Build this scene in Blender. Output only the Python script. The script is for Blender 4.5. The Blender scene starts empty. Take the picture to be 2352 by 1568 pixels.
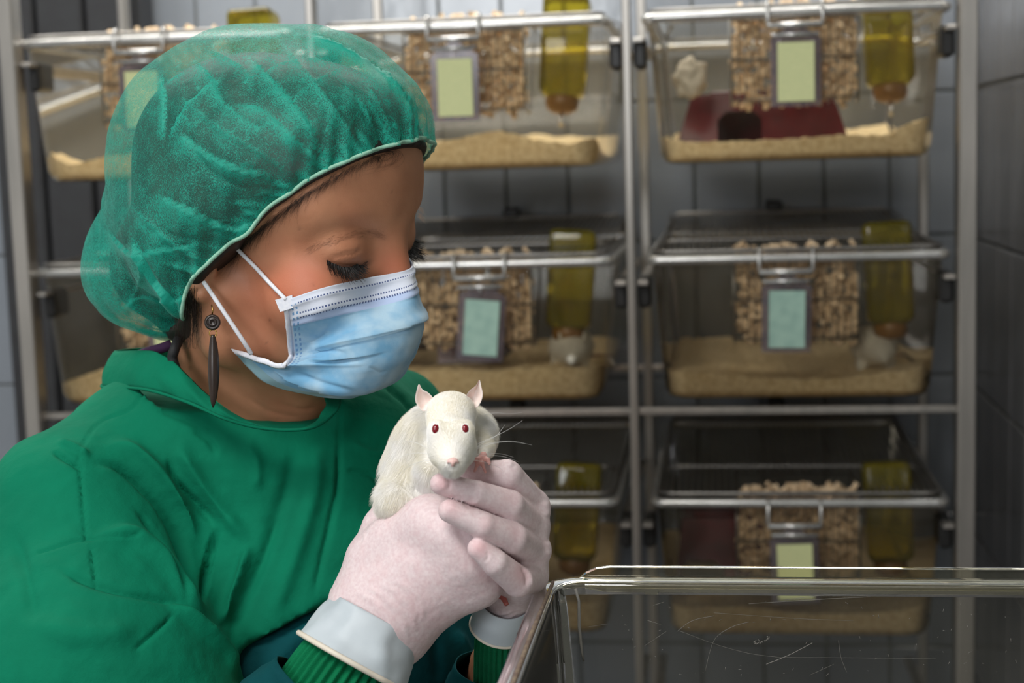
import bpy, math, random
import numpy as np
rng = np.random.default_rng(7)
random.seed(7)
sc = bpy.context.scene
COL = sc.collection

# ------------------------------------------------------------------ camera, world, light, exposure
FPX = 3500.0
_X = np.array([25576, 366, FPX]); _Z = np.array([-890, 28376, FPX])
_X = _X / np.linalg.norm(_X); _Z = _Z - _X * (_Z @ _X); _Z /= np.linalg.norm(_Z)
_Y = np.cross(_Z, _X)
R = np.array([_X, _Y, _Z])            # camera axes -> world
CAM = np.array([0.0, 0.0, 1.45])
from mathutils import Matrix, Vector
cam_d = bpy.data.cameras.new('camera'); cam = bpy.data.objects.new('camera', cam_d); COL.objects.link(cam)
M = Matrix.Identity(4)
for i in range(3):
    for j in range(3): M[i][j] = R[i][j]
    M[i][3] = CAM[i]
cam.matrix_world = M
cam_d.sensor_width = 36.0; cam_d.lens = 36.0 * FPX / 2352.0
cam_d.clip_start = 0.02
cam_d.dof.use_dof = True; cam_d.dof.focus_distance = 0.90; cam_d.dof.aperture_fstop = 8.5
sc.camera = cam
sc.view_settings.view_transform = 'Standard'; sc.view_settings.look = 'None'
sc.view_settings.gamma = 1.0; sc.view_settings.use_curve_mapping = False
sc.view_settings.exposure = 0.0
w = bpy.data.worlds.new('world'); sc.world = w; w.use_nodes = True
w.node_tree.nodes['Background'].inputs[0].default_value = (0.60, 0.62, 0.66, 1)
w.node_tree.nodes['Background'].inputs[1].default_value = 0.05

def area(name, loc, target, size, power, color=(1, 1, 1)):
    l = bpy.data.lights.new(name, 'AREA'); l.shape = 'RECTANGLE'; l.size = size[0]; l.size_y = size[1]
    l.energy = power; l.color = color
    o = bpy.data.objects.new(name, l); COL.objects.link(o); o.location = loc
    o.rotation_euler = (Vector(target) - Vector(loc)).to_track_quat('-Z', 'Y').to_euler()
    return o
area('ceiling_lamp_light', (-0.65, 2.10, 2.60), (-0.65, 2.10, 0), (1.9, 0.25), 30, (1.0, 0.97, 0.92))
area('ceiling_lamp_light', (-0.75, -0.05, 2.60), (-0.75, -0.05, 0), (1.2, 0.6), 27, (1.0, 0.97, 0.93))

area('front_fill_light', (-1.0, -1.85, 2.15), (-.3, 1.6, 1.2), (.9, .7), 25, (.93, .96, 1.0))  # added frontal fill to brighten the cage fronts, not from an actual window
# ------------------------------------------------------------------ helpers
def P(px, py, d):
    return CAM + R @ np.array([(px - 1176) / FPX * d, -(py - 784) / FPX * d, -d])
def PX(V):
    v = (np.asarray(V) - CAM) @ R
    return 1176 + FPX * v[..., 0] / -v[..., 2], 784 - FPX * v[..., 1] / -v[..., 2], -v[..., 2]
def rp(r, d): return r * d / FPX
CV = lambda x, y, z: R @ np.array([x, y, z], float)     # screen right, up, towards camera -> world vector

def tag(o, label=None, cat=None, group=None, kind=None):
    if label: o['label'] = label
    if cat: o['category'] = cat
    if group: o['group'] = group
    if kind: o['kind'] = kind
    return o
def empty(name, loc=(0, 0, 0)):
    o = bpy.data.objects.new(name, None); COL.objects.link(o); o.location = loc
    o.empty_display_size = 0.02
    return o
WL = {}
def link(name, me, parent=None, loc=None):
    o = bpy.data.objects.new(name, me); COL.objects.link(o)
    if parent is not None: o.parent = parent
    if loc is not None: o.location = loc
    return o
def mkmesh(name, V, F, mats=None, smooth=True, attrs=None, uv=None, fmat=None):
    V = np.asarray(V, dtype=np.float32); me = bpy.data.meshes.new(name)
    if isinstance(F, np.ndarray):
        n, k = F.shape
        me.vertices.add(len(V)); me.vertices.foreach_set('co', V.ravel())
        me.loops.add(n * k); me.loops.foreach_set('vertex_index', F.astype(np.int32).ravel())
        me.polygons.add(n); me.polygons.foreach_set('loop_start', np.arange(0, n * k, k, dtype=np.int32))
        me.polygons.foreach_set('loop_total', np.full(n, k, dtype=np.int32))
        me.update(calc_edges=True); me.validate()
    else:
        me.from_pydata([tuple(map(float, v)) for v in V], [], [tuple(int(i) for i in f) for f in F]); me.update()
    me.polygons.foreach_set('use_smooth', [smooth] * len(me.polygons))
    if mats is not None:
        for m in (mats if isinstance(mats, (list, tuple)) else [mats]): me.materials.append(m)
    if fmat is not None: me.polygons.foreach_set('material_index', np.asarray(fmat, dtype=np.int32))
    for k, a in (attrs or {}).items():
        at = me.attributes.new(k, 'FLOAT', 'POINT'); at.data.foreach_set('value', np.asarray(a, dtype=np.float32))
    if uv is not None:
        ul = me.uv_layers.new(name='UVMap'); li = np.zeros(len(me.loops), dtype=np.int32)
        me.loops.foreach_get('vertex_index', li); ul.data.foreach_set('uv', np.asarray(uv, dtype=np.float32)[li].ravel())
    return me
def wpart(name, V, F, mat, parent, loc, **k):
    """mesh whose vertices are given in world space, linked under a thing whose Empty sits at loc"""
    return link(name, mkmesh(name, np.asarray(V) - np.asarray(loc), F, mat, **k), parent)

class MB:
    def __init__(s): s.V = []; s.F = []; s.n = 0
    def raw(s, V, F):
        V = np.asarray(V, float); s.V.append(V); s.F += [tuple(i + s.n for i in f) for f in F]; s.n += len(V); return s
    def box(s, c, size, rot=None, bev=0.0):
        hx, hy, hz = [a / 2 for a in size]; b = min(bev, hx * .9, hy * .9, hz * .9)
        if b <= 0:
            V = np.array([(x, y, z) for x in (-hx, hx) for y in (-hy, hy) for z in (-hz, hz)])
            F = [(0, 1, 3, 2), (4, 6, 7, 5), (0, 4, 5, 1), (2, 3, 7, 6), (0, 2, 6, 4), (1, 5, 7, 3)]
        else:
            L = []
            for z, e in ((-hz, b), (-hz + b, 0), (hz - b, 0), (hz, b)):
                X, Y = hx - e, hy - e; q = b if e == 0 else b * .4
                L.append([(X - q, -Y, z), (X, -Y + q, z), (X, Y - q, z), (X - q, Y, z), (-X + q, Y, z), (-X, Y - q, z), (-X, -Y + q, z), (-X + q, -Y, z)])
            V = np.array(L).reshape(-1, 3); F = []
            for a in range(3):
                for i in range(8): j = (i + 1) % 8; F.append((a * 8 + i, a * 8 + j, a * 8 + 8 + j, a * 8 + 8 + i))
            F += [tuple(range(7, -1, -1)), tuple(range(24, 32))]
        if rot is not None: V = V @ np.asarray(rot).T
        return s.raw(V + np.asarray(c), F)
    def tube(s, pts, r, seg=8, cap=True, closed=False):
        V, F = tube_geo(pts, r, seg, cap, closed); return s.raw(V, F)
    def lathe(s, prof, seg=16, c=(0, 0, 0), rot=None):
        n = len(prof); V = []
        for (r, z) in prof:
            for k in range(seg): a = 2 * math.pi * k / seg; V.append((r * math.cos(a), r * math.sin(a), z))
        F = [(i * seg + k, i * seg + (k + 1) % seg, (i + 1) * seg + (k + 1) % seg, (i + 1) * seg + k) for i in range(n - 1) for k in range(seg)]
        V = np.array(V)
        if rot is not None: V = V @ np.asarray(rot).T
        return s.raw(V + np.asarray(c), F)
    def mesh(s, name, mat, smooth=True, **k): return mkmesh(name, np.concatenate(s.V), s.F, mat, smooth, **k)
def tube_geo(pts, r, seg=8, cap=True, closed=False):
    pts = np.asarray(pts, float); n = len(pts); r = np.broadcast_to(np.asarray(r, float), (n,))
    T = np.roll(pts, -1, 0) - np.roll(pts, 1, 0)
    if not closed: T[0] = pts[1] - pts[0]; T[-1] = pts[-1] - pts[-2]
    T /= np.linalg.norm(T, axis=1)[:, None] + 1e-12
    u = np.cross(T[0], (0, 0, 1.0)); 
    if np.linalg.norm(u) < .2: u = np.cross(T[0], (0, 1.0, 0))
    V = []
    for i in range(n):
        u = u - T[i] * (u @ T[i]); u /= np.linalg.norm(u); v = np.cross(T[i], u)
        for k in range(seg):
            a = 2 * math.pi * k / seg; V.append(pts[i] + r[i] * (u * math.cos(a) + v * math.sin(a)))
    F = []
    for i in range(n if closed else n - 1):
        j = (i + 1) % n
        for k in range(seg): l = (k + 1) % seg; F.append((i * seg + k, i * seg + l, j * seg + l, j * seg + k))
    if cap and not closed: F += [tuple(range(seg - 1, -1, -1)), tuple((n - 1) * seg + k for k in range(seg))]
    return np.array(V), F
def catmull(pts, n, closed=False):
    pts = np.asarray(pts, float); m = len(pts)
    t = np.linspace(0, m if closed else m - 1, n, endpoint=not closed); i = np.floor(t).astype(int)
    if not closed: i = np.minimum(i, m - 2)
    f = (t - i)[:, None]
    def g(k): return pts[k % m] if closed else pts[np.clip(k, 0, m - 1)]
    p0, p1, p2, p3 = g(i - 1), g(i), g(i + 1), g(i + 2)
    return .5 * (2 * p1 + (p2 - p0) * f + (2 * p0 - 5 * p1 + 4 * p2 - p3) * f ** 2 + (3 * p1 - p0 - 3 * p2 + p3) * f ** 3)
def smooth01(x): x = np.clip(x, 0, 1); return x * x * (3 - 2 * x)

def vnoise(p, seed=0):
    """cheap smooth value noise, p (...,3) -> -1..1"""
    p = np.asarray(p, dtype=np.float64); i = np.floor(p).astype(np.int64); f = p - i; f = f * f * (3 - 2 * f)
    def h(a, b, c):
        n = (a * 374761393 + b * 668265263 + c * 2147483647 + seed * 974711) & 0xffffffff
        n = ((n ^ (n >> 13)) * 1274126177) & 0xffffffff
        return ((n ^ (n >> 16)) & 0xffff) / 32767.5 - 1
    r = 0
    for a in (0, 1):
        for b in (0, 1):
            for c in (0, 1):
                wgt = (f[..., 0] if a else 1 - f[..., 0]) * (f[..., 1] if b else 1 - f[..., 1]) * (f[..., 2] if c else 1 - f[..., 2])
                r = r + wgt * h(i[..., 0] + a, i[..., 1] + b, i[..., 2] + c)
    return r

# ---- implicit sculpting on a rectilinear grid
class Field:
    def __init__(s, xs, ys, zs):
        s.x, s.y, s.z = [np.asarray(a, np.float32) for a in (xs, ys, zs)]
        s.F = np.full((len(xs), len(ys), len(zs)), 1.0, np.float32)
    def sub(s, lo, hi):
        sl = []
        for a, l, h in zip((s.x, s.y, s.z), lo, hi): sl.append(slice(max(0, np.searchsorted(a, l) - 1), np.searchsorted(a, h) + 1))
        X = s.x[sl[0]][:, None, None]; Y = s.y[sl[1]][None, :, None]; Z = s.z[sl[2]][None, None, :]
        return tuple(sl), X, Y, Z
    def comb(s, sl, b, k, mode):
        if b.size == 0: return
        a = s.F[sl]
        if mode == 'sub': b = -b; h = np.maximum(k - np.abs(a - b), 0) / k; s.F[sl] = np.maximum(a, b) + h * h * k * .25
        elif mode == 'int': h = np.maximum(k - np.abs(a - b), 0) / k; s.F[sl] = np.maximum(a, b) + h * h * k * .25
        else: h = np.maximum(k - np.abs(a - b), 0) / k; s.F[sl] = np.minimum(a, b) - h * h * k * .25
    def cone(s, a, ra, b, rb, k=.006, mode='add', pad=None):
        a = np.asarray(a, float); b = np.asarray(b, float); pd = (pad or (.012 + k)); m = max(ra, rb) + pd
        sl, X, Y, Z = s.sub(np.minimum(a, b) - m, np.maximum(a, b) + m)
        ba = b - a; L = ba @ ba + 1e-12
        t = np.clip(((X - a[0]) * ba[0] + (Y - a[1]) * ba[1] + (Z - a[2]) * ba[2]) / L, 0, 1)
        d = np.sqrt((X - a[0] - t * ba[0]) ** 2 + (Y - a[1] - t * ba[1]) ** 2 + (Z - a[2] - t * ba[2]) ** 2) - (ra + (rb - ra) * t)
        s.comb(sl, d.astype(np.float32), k, mode)
    def chain(s, pts, k=.006, mode='add'):
        for (a, ra), (b, rb) in zip(pts[:-1], pts[1:]): s.cone(a, ra, b, rb, k, mode)
    def ell(s, c, r, A=None, k=.006, mode='add'):
        c = np.asarray(c, float); r = np.asarray(r, float); A = np.eye(3) if A is None else np.asarray(A)   # rows = axes
        ext = np.sqrt(((A * r[:, None]) ** 2).sum(0)) + .012 + k
        sl, X, Y, Z = s.sub(c - ext, c + ext)
        q = [(((X - c[0]) * A[i][0] + (Y - c[1]) * A[i][1] + (Z - c[2]) * A[i][2]) / r[i]) for i in range(3)]
        k0 = np.sqrt(q[0] ** 2 + q[1] ** 2 + q[2] ** 2); k1 = np.sqrt((q[0] / r[0]) ** 2 + (q[1] / r[1]) ** 2 + (q[2] / r[2]) ** 2) + 1e-9
        s.comb(sl, (k0 * (k0 - 1) / k1).astype(np.float32), k, mode)
    def copy(s):
        f = Field(s.x, s.y, s.z); f.F = s.F.copy(); return f
    def coords(s):
        return s.x[:, None, None], s.y[None, :, None], s.z[None, None, :]
    def mesh(s):
        F = s.F; S = F < 0; nx, ny, nz = F.shape
        c = S[:-1, :-1, :-1].astype(np.int8)
        c = sum(S[a:nx - 1 + a, b:ny - 1 + b, d:nz - 1 + d].astype(np.int8) for a in (0, 1) for b in (0, 1) for d in (0, 1))
        act = (c > 0) & (c < 8); I, J, K = np.nonzero(act); idm = np.full(act.shape, -1, np.int32); idm[I, J, K] = np.arange(len(I))
        acc = np.zeros((len(I), 3)); cnt = np.zeros(len(I)); ax = (s.x, s.y, s.z)
        for d in range(3):
            o = [0, 0, 0]; o[d] = 1; e = [i for i in range(3) if i != d]
            for u in (0, 1):
                for v in (0, 1):
                    b = [0, 0, 0]; b[e[0]] = u; b[e[1]] = v
                    i0, j0, k0 = I + b[0], J + b[1], K + b[2]; i1, j1, k1 = i0 + o[0], j0 + o[1], k0 + o[2]
                    f0 = F[i0, j0, k0]; f1 = F[i1, j1, k1]; m = (f0 < 0) != (f1 < 0)
                    t = np.where(m, f0 / np.where(f0 == f1, 1, f0 - f1), 0)
                    p0 = np.stack([s.x[i0], s.y[j0], s.z[k0]], 1); p1 = np.stack([s.x[i1], s.y[j1], s.z[k1]], 1)
                    acc += (p0 + (p1 - p0) * t[:, None]) * m[:, None]; cnt += m
        V = acc / np.maximum(cnt, 1)[:, None]; Q = []
        for d in range(3):
            e = [i for i in range(3) if i != d]
            s0 = [slice(1, -1)] * 3; s1 = [slice(1, -1)] * 3; s0[d] = slice(0, -1); s1[d] = slice(1, None)
            A = S[tuple(s0)]; B = S[tuple(s1)]
            for flip, mm in ((0, A & ~B), (1, ~A & B)):
                g = np.array(np.nonzero(mm)).T
                if not len(g): continue
                off = np.array([1, 1, 1]); off[d] = 0; g = g + off
                def cell(du, dv):
                    q = g.copy(); q[:, e[0]] -= du; q[:, e[1]] -= dv; return idm[q[:, 0], q[:, 1], q[:, 2]]
                q = np.stack([cell(1, 1), cell(0, 1), cell(0, 0), cell(1, 0)], 1)
                if (flip == 1) != (d == 1): q = q[:, ::-1]
                Q.append(q)
        Q = np.concatenate(Q); Q = Q[(Q >= 0).all(1)]
        return V, Q
def samp(fld, Pt):
    Pt = np.atleast_2d(Pt); ix = []; fr = []
    for a, k in zip((fld.x, fld.y, fld.z), range(3)):
        i = np.clip(np.searchsorted(a, Pt[:, k]) - 1, 0, len(a) - 2); ix.append(i); fr.append(np.clip((Pt[:, k] - a[i]) / (a[i + 1] - a[i]), 0, 1))
    r = 0
    for a in (0, 1):
        for b in (0, 1):
            for c in (0, 1):
                wgt = (fr[0] if a else 1 - fr[0]) * (fr[1] if b else 1 - fr[1]) * (fr[2] if c else 1 - fr[2]); r = r + wgt * fld.F[ix[0] + a, ix[1] + b, ix[2] + c]
    return r
def lap(V, Q, it=2, lam=.5):
    V = V.copy(); E = np.concatenate([Q[:, [0, 1]], Q[:, [1, 2]], Q[:, [2, 3]], Q[:, [3, 0]]]); E = np.concatenate([E, E[:, ::-1]])
    n = np.bincount(E[:, 0], minlength=len(V))[:, None]
    for _ in range(it):
        S = np.stack([np.bincount(E[:, 0], V[E[:, 1], d], len(V)) for d in range(3)], 1)
        V = V + lam * (S / np.maximum(n, 1) - V) * (n > 0)
    return V
def subd(V, Q):
    n = len(V); E = np.concatenate([Q[:, [0, 1]], Q[:, [1, 2]], Q[:, [2, 3]], Q[:, [3, 0]]]); E = np.sort(E, 1).astype(np.int64); key = E[:, 0] * n + E[:, 1]
    u, inv = np.unique(key, return_inverse=True); m = len(Q); a, b = u // n, u % n; ev = n + inv.reshape(4, m); cv = n + len(u) + np.arange(m)
    V2 = np.concatenate([V, (V[a] + V[b]) / 2, V[Q].mean(1)])
    Q2 = np.concatenate([np.stack([Q[:, 0], ev[0], cv, ev[3]], 1), np.stack([ev[0], Q[:, 1], ev[1], cv], 1), np.stack([cv, ev[1], Q[:, 2], ev[2]], 1), np.stack([ev[3], cv, ev[2], Q[:, 3]], 1)])
    return V2, Q2
def normals(V, Q):
    n = np.cross(V[Q[:, 2]] - V[Q[:, 0]], V[Q[:, 3]] - V[Q[:, 1]]); N = np.zeros_like(V)
    for c in range(4):
        for d in range(3): N[:, d] += np.bincount(Q[:, c], n[:, d], len(V))
    return N / (np.linalg.norm(N, axis=1)[:, None] + 1e-12)
def cut(V, Q, keep):
    Q = Q[keep[Q].all(1)]; u, inv = np.unique(Q, return_inverse=True); return V[u], inv.reshape(Q.shape), u
def axis(lo, hi, h, lo2=None, hi2=None, h2=None):
    a = np.arange(lo, hi + h, h)
    if lo2 is not None: 
        g = []; x = lo; s = h
        while x > lo2: s = min(s * 1.15, h2); x -= s; g.append(x)
        a = np.concatenate([g[::-1], a])
    if hi2 is not None:
        g = []; x = a[-1]; s = h
        while x < hi2: s = min(s * 1.15, h2); x += s; g.append(x)
        a = np.concatenate([a, g])
    return a
def box_of(pts, m):
    pts = np.asarray(pts); return pts.min(0) - m, pts.max(0) + m
def polydist(qx, qy, poly):
    """distance in pixels and parameter to a polyline"""
    poly = np.asarray(poly, float); best = np.full(qx.shape, 1e9); side = np.zeros(qx.shape); tt = np.zeros(qx.shape)
    seg = np.linalg.norm(np.diff(poly, axis=0), axis=1); tot = seg.sum(); c0 = 0
    for a, b, L in zip(poly[:-1], poly[1:], seg):
        ux, uy = (b - a) / L; t = np.clip((qx - a[0]) * ux + (qy - a[1]) * uy, 0, L)
        dx = qx - a[0] - t * ux; dy = qy - a[1] - t * uy; d = np.hypot(dx, dy); m = d < best
        best = np.where(m, d, best); side = np.where(m, np.sign(ux * (qy - a[1]) - uy * (qx - a[0])), side); tt = np.where(m, (c0 + t) / tot, tt); c0 += L
    return best, side, tt
def strokes(V, N, lst, dmax=9):
    """sculpt folds: (points, width px, height m, kind) applied to the near-side cloth only"""
    x, y, d = PX(V); view = V - CAM; view /= np.linalg.norm(view, axis=1)[:, None]
    face = smooth01((-(N * view).sum(1)) * 3 + .3) * (d < dmax); D = np.zeros(len(V))
    for poly, wd, h, kind in lst:
        pl = catmull(poly, 24) if len(poly) > 2 else np.asarray(poly, float)
        m = (x > pl[:, 0].min() - 4 * wd) & (x < pl[:, 0].max() + 4 * wd) & (y > pl[:, 1].min() - 4 * wd) & (y < pl[:, 1].max() + 4 * wd)
        q, sd, t = polydist(x[m], y[m], pl); taper = smooth01(t / .25) * smooth01((1 - t) / .25) if kind != 'line' else 1
        if kind == 'step':    # sharp valley against a raised lip (side +1)
            g = np.where(sd > 0, np.exp(-(q / (2.2 * wd))), -np.exp(-(q / (.8 * wd)) ** 2) * .6)
        else: g = np.exp(-(q / wd) ** 2)
        D[m] += h * g * taper
    return V + N * (D * face)[:, None]

# ------------------------------------------------------------------ materials
def mat(name, base=(.5, .5, .5), rough=.5, metal=0., **k):
    m = bpy.data.materials.new(name); m.use_nodes = True; nt = m.node_tree; b = nt.nodes['Principled BSDF']
    b.inputs['Base Color'].default_value = (*base, 1); b.inputs['Roughness'].default_value = rough; b.inputs['Metallic'].default_value = metal
    for q, v in k.items():
        b.inputs[q].default_value = v
    return m, nt, b
def nd(nt, t, **k):
    n = nt.nodes.new(t)
    for q, v in k.items(): setattr(n, q, v)
    return n
def setin(n, **k):
    for q, v in k.items(): n.inputs[q.replace('_', ' ')].default_value = v
    return n
def noise_mix(m, nt, b, c1, c2, scale=20, detail=4, lo=.35, hi=.65, bump=0., bscale=None, coord='Object', stretch=None, dist=.002):
    tc = nd(nt, 'ShaderNodeTexCoord'); src = tc.outputs[coord]
    if stretch:
        mp = nd(nt, 'ShaderNodeMapping'); mp.inputs['Scale'].default_value = stretch; nt.links.new(src, mp.inputs[0]); src = mp.outputs[0]
    n = setin(nd(nt, 'ShaderNodeTexNoise'), Scale=scale, Detail=detail); nt.links.new(src, n.inputs['Vector'])
    r = nd(nt, 'ShaderNodeValToRGB'); r.color_ramp.elements[0].position = lo; r.color_ramp.elements[1].position = hi
    r.color_ramp.elements[0].color = (*c1, 1); r.color_ramp.elements[1].color = (*c2, 1)
    nt.links.new(n.outputs['Fac'], r.inputs[0]); nt.links.new(r.outputs[0], b.inputs['Base Color'])
    if bump:
        n2 = setin(nd(nt, 'ShaderNodeTexNoise'), Scale=bscale or scale, Detail=3); nt.links.new(src, n2.inputs['Vector'])
        bp = setin(nd(nt, 'ShaderNodeBump'), Strength=bump, Distance=dist); nt.links.new(n2.outputs['Fac'], bp.inputs['Height']); nt.links.new(bp.outputs[0], b.inputs['Normal'])
    return r.outputs[0]
def simple(name, c1, c2=None, rough=.5, metal=0., scale=30, bump=0., bscale=None, stretch=None, **k):
    m, nt, b = mat(name, c1, rough, metal, **k)
    noise_mix(m, nt, b, c1, c2 or tuple(x * .82 for x in c1), scale, bump=bump, bscale=bscale, stretch=stretch); return m
def thin_clear(name, tint, rough=.05, haze=0., hazecol=(.6, .6, .55), gloss=.9, ior=1.45):
    m = bpy.data.materials.new(name); m.use_nodes = True; nt = m.node_tree; nt.nodes.clear()
    out = nd(nt, 'ShaderNodeOutputMaterial'); tr = nd(nt, 'ShaderNodeBsdfTransparent'); tr.inputs[0].default_value = (*tint, 1)
    gl = nd(nt, 'ShaderNodeBsdfGlossy'); gl.inputs['Roughness'].default_value = rough; gl.inputs[0].default_value = (gloss, gloss, gloss, 1)
    fr = nd(nt, 'ShaderNodeFresnel'); fr.inputs[0].default_value = ior
    mx = nd(nt, 'ShaderNodeMixShader'); nt.links.new(fr.outputs[0], mx.inputs[0]); nt.links.new(tr.outputs[0], mx.inputs[1]); nt.links.new(gl.outputs[0], mx.inputs[2])
    df = nd(nt, 'ShaderNodeBsdfDiffuse'); df.inputs[0].default_value = (*hazecol, 1)
    m2 = nd(nt, 'ShaderNodeMixShader'); nt.links.new(mx.outputs[0], m2.inputs[1]); nt.links.new(df.outputs[0], m2.inputs[2])
    tc = nd(nt, 'ShaderNodeTexCoord'); n = setin(nd(nt, 'ShaderNodeTexNoise'), Scale=14., Detail=5.); nt.links.new(tc.outputs['Object'], n.inputs['Vector'])
    mr = nd(nt, 'ShaderNodeMapRange'); mr.inputs['From Min'].default_value = .35; mr.inputs['From Max'].default_value = .75
    mr.inputs['To Min'].default_value = haze * .4; mr.inputs['To Max'].default_value = haze * 1.6
    nt.links.new(n.outputs['Fac'], mr.inputs['Value']); nt.links.new(mr.outputs[0], m2.inputs[0]); nt.links.new(m2.outputs[0], out.inputs[0])
    return m

M_steel = simple('brushed_steel', (.50, .47, .43), (.40, .38, .35), rough=.38, metal=.85, scale=60, stretch=(1, 1, .1))
M_rim = simple('rim_metal', (.70, .70, .68), (.58, .58, .56), rough=.27, metal=.75, scale=40)
M_wire = simple('lid_wire', (.30, .29, .27), (.22, .21, .2), rough=.35, metal=.8)
M_black = simple('black_plastic', (.012, .012, .012), (.02, .02, .02), rough=.4)
M_tub = thin_clear('cage_polycarbonate', (.93, .90, .83), ior=1.32, haze=.07, hazecol=(.34, .31, .25))
M_bottle = thin_clear('bottle_polysulfone', (.82, .72, .16), haze=.24, hazecol=(.32, .28, .04), rough=.08)
M_cap_or = simple('bottle_cap', (.26, .13, .02), (.18, .08, .015), rough=.4)
M_bed = simple('wood_shavings', (1.0, .82, .50), (.74, .55, .29), rough=.9, scale=170, bump=.8, bscale=200)
M_pel = simple('feed_pellet', (1.0, .78, .52), (.54, .38, .22), rough=.9, scale=70)
M_card_y = simple('yellow_card', (.80, .84, .44), (.72, .78, .40), rough=.7, scale=120, stretch=(1, 1, 8))
M_card_g = simple('green_card', (.44, .66, .55), (.34, .54, .46), rough=.7, scale=60)
M_pocket = thin_clear('card_pocket', (.72, .69, .74), haze=.22, hazecol=(.34, .31, .34), rough=.15)
M_red = simple('red_plastic_hut', (.11, .008, .014), (.07, .006, .01), rough=.25)
M_paper = simple('tissue_paper', (.62, .56, .46), (.5, .45, .36), rough=.9)
M_grout = simple('grout', (.22, .23, .21), (.19, .20, .18), rough=.9, scale=50)
def tile_mat(name, c):
    m, nt, b = mat(name, c, .16); oi = nd(nt, 'ShaderNodeObjectInfo')
    mr = nd(nt, 'ShaderNodeMapRange'); mr.inputs['To Min'].default_value = .90; mr.inputs['To Max'].default_value = 1.06
    nt.links.new(oi.outputs['Random'], mr.inputs['Value'])
    hv = nd(nt, 'ShaderNodeHueSaturation'); hv.inputs['Color'].default_value = (*c, 1); nt.links.new(mr.outputs[0], hv.inputs['Value'])
    nt.links.new(hv.outputs[0], b.inputs['Base Color'])
    tc = nd(nt, 'ShaderNodeTexCoord'); n = setin(nd(nt, 'ShaderNodeTexNoise'), Scale=18., Detail=2.); nt.links.new(tc.outputs['Object'], n.inputs['Vector'])
    bp = setin(nd(nt, 'ShaderNodeBump'), Strength=.25, Distance=.004); nt.links.new(n.outputs['Fac'], bp.inputs['Height']); nt.links.new(bp.outputs[0], b.inputs['Normal'])
    return m
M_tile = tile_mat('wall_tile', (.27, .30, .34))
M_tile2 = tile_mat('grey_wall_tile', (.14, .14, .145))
M_plaster = simple('ceiling_paint', (.75, .76, .76), (.7, .7, .7), rough=.9)
M_floor = simple('floor_resin', (.12, .12, .12), (.09, .09, .10), rough=.4, scale=8)
M_dark = simple('panel_dark_grey', (.035, .037, .04), (.03, .03, .033), rough=.35)

# ------------------------------------------------------------------ room
XR, XL, YB, YF, ZC = 0.40, -2.60, 2.60, -2.0, 2.70
def struct(name, c, size, m, kind='structure'):
    mb = MB().box((0, 0, 0), size); o = link(name, mb.mesh(name, m, False), None, c); o['kind'] = kind; return o
struct('floor', ((XR + XL) / 2, (YB + YF) / 2, -.05), (XR - XL + .4, YB - YF + .4, .1), M_floor)
struct('ceiling', ((XR + XL) / 2, (YB + YF) / 2, ZC + .05), (XR - XL + .4, YB - YF + .4, .1), M_plaster)
wb = struct('wall_back', ((XR + XL) / 2, YB + .056, ZC / 2), (XR - XL + .22, .1, ZC), M_grout)
wr = struct('wall_right', (XR + .056, (YB + YF) / 2, ZC / 2), (.1, YB - YF, ZC), M_grout)
struct('wall_left', (XL - .05, (YB + YF) / 2, ZC / 2), (.1, YB - YF, ZC), M_plaster)
struct('wall_front', ((XR + XL) / 2, YF - .05, ZC / 2), (XR - XL + .2, .1, ZC), M_plaster)
TW, TH = .107, .235
tb = MB().box((0, 0, 0), (TW - .004, .008, TH - .004), bev=.0018).mesh('tile', M_tile, False)
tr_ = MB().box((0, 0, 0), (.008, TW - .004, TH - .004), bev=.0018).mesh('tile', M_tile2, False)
rows = [1.06 - TH * 1.5 + i * TH for i in range(-1, 7)]
wbl, wrl = np.array(wb.location), np.array(wr.location)
for zz in rows:
    for i in range(28):
        x = XR - .031 - TW / 2 - i * TW + .02
        link('tile', tb, wb, np.array((x, YB + .003, zz)) - wbl)
    for i in range(12):
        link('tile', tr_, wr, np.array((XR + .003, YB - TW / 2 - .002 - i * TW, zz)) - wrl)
# dark slab and strips drawn for a dark area of the back wall
o = empty('dark_panel', (-1.10, 2.53, 0)); tag(o, 'dark grey panel against the back wall behind the left cages', 'dark_panel')
link('panel_slab', MB().box((0, .02, 1.0), (.27, .07, 2.0), bev=.004).mesh('panel_slab', M_dark, False), o)
for i in range(3): link('panel_strip', MB().box((-.088 + i * .088, -.024, 1.0), (.082, .018, 1.96), bev=.004).mesh('panel_strip', M_dark, False), o)

# ceiling lamps that carry the light
for (x, y, sx, sy) in ((-.65, 2.10, 1.9, .25), (-.75, -.05, 1.2, .6)):
    o = empty('ceiling_lamp', (x, y, ZC)); tag(o, 'flat white ceiling lamp ' + ('above the cage rack' if y > 0 else 'over the near side of the room, away from the rack'), 'lamp')
    em, nt, b = mat('lamp_diffuser', (.9, .9, .88), .5); b.inputs['Emission Color'].default_value = (1, .97, .93, 1); b.inputs['Emission Strength'].default_value = 1.5
    link('housing', MB().box((0, 0, -.03), (sx + .04, sy + .04, .06), bev=.005).mesh('housing', M_plaster, False), o)
    link('diffuser', MB().box((0, 0, -.066), (sx, sy, .012), bev=.003).mesh('diffuser', em, False), o)

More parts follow.
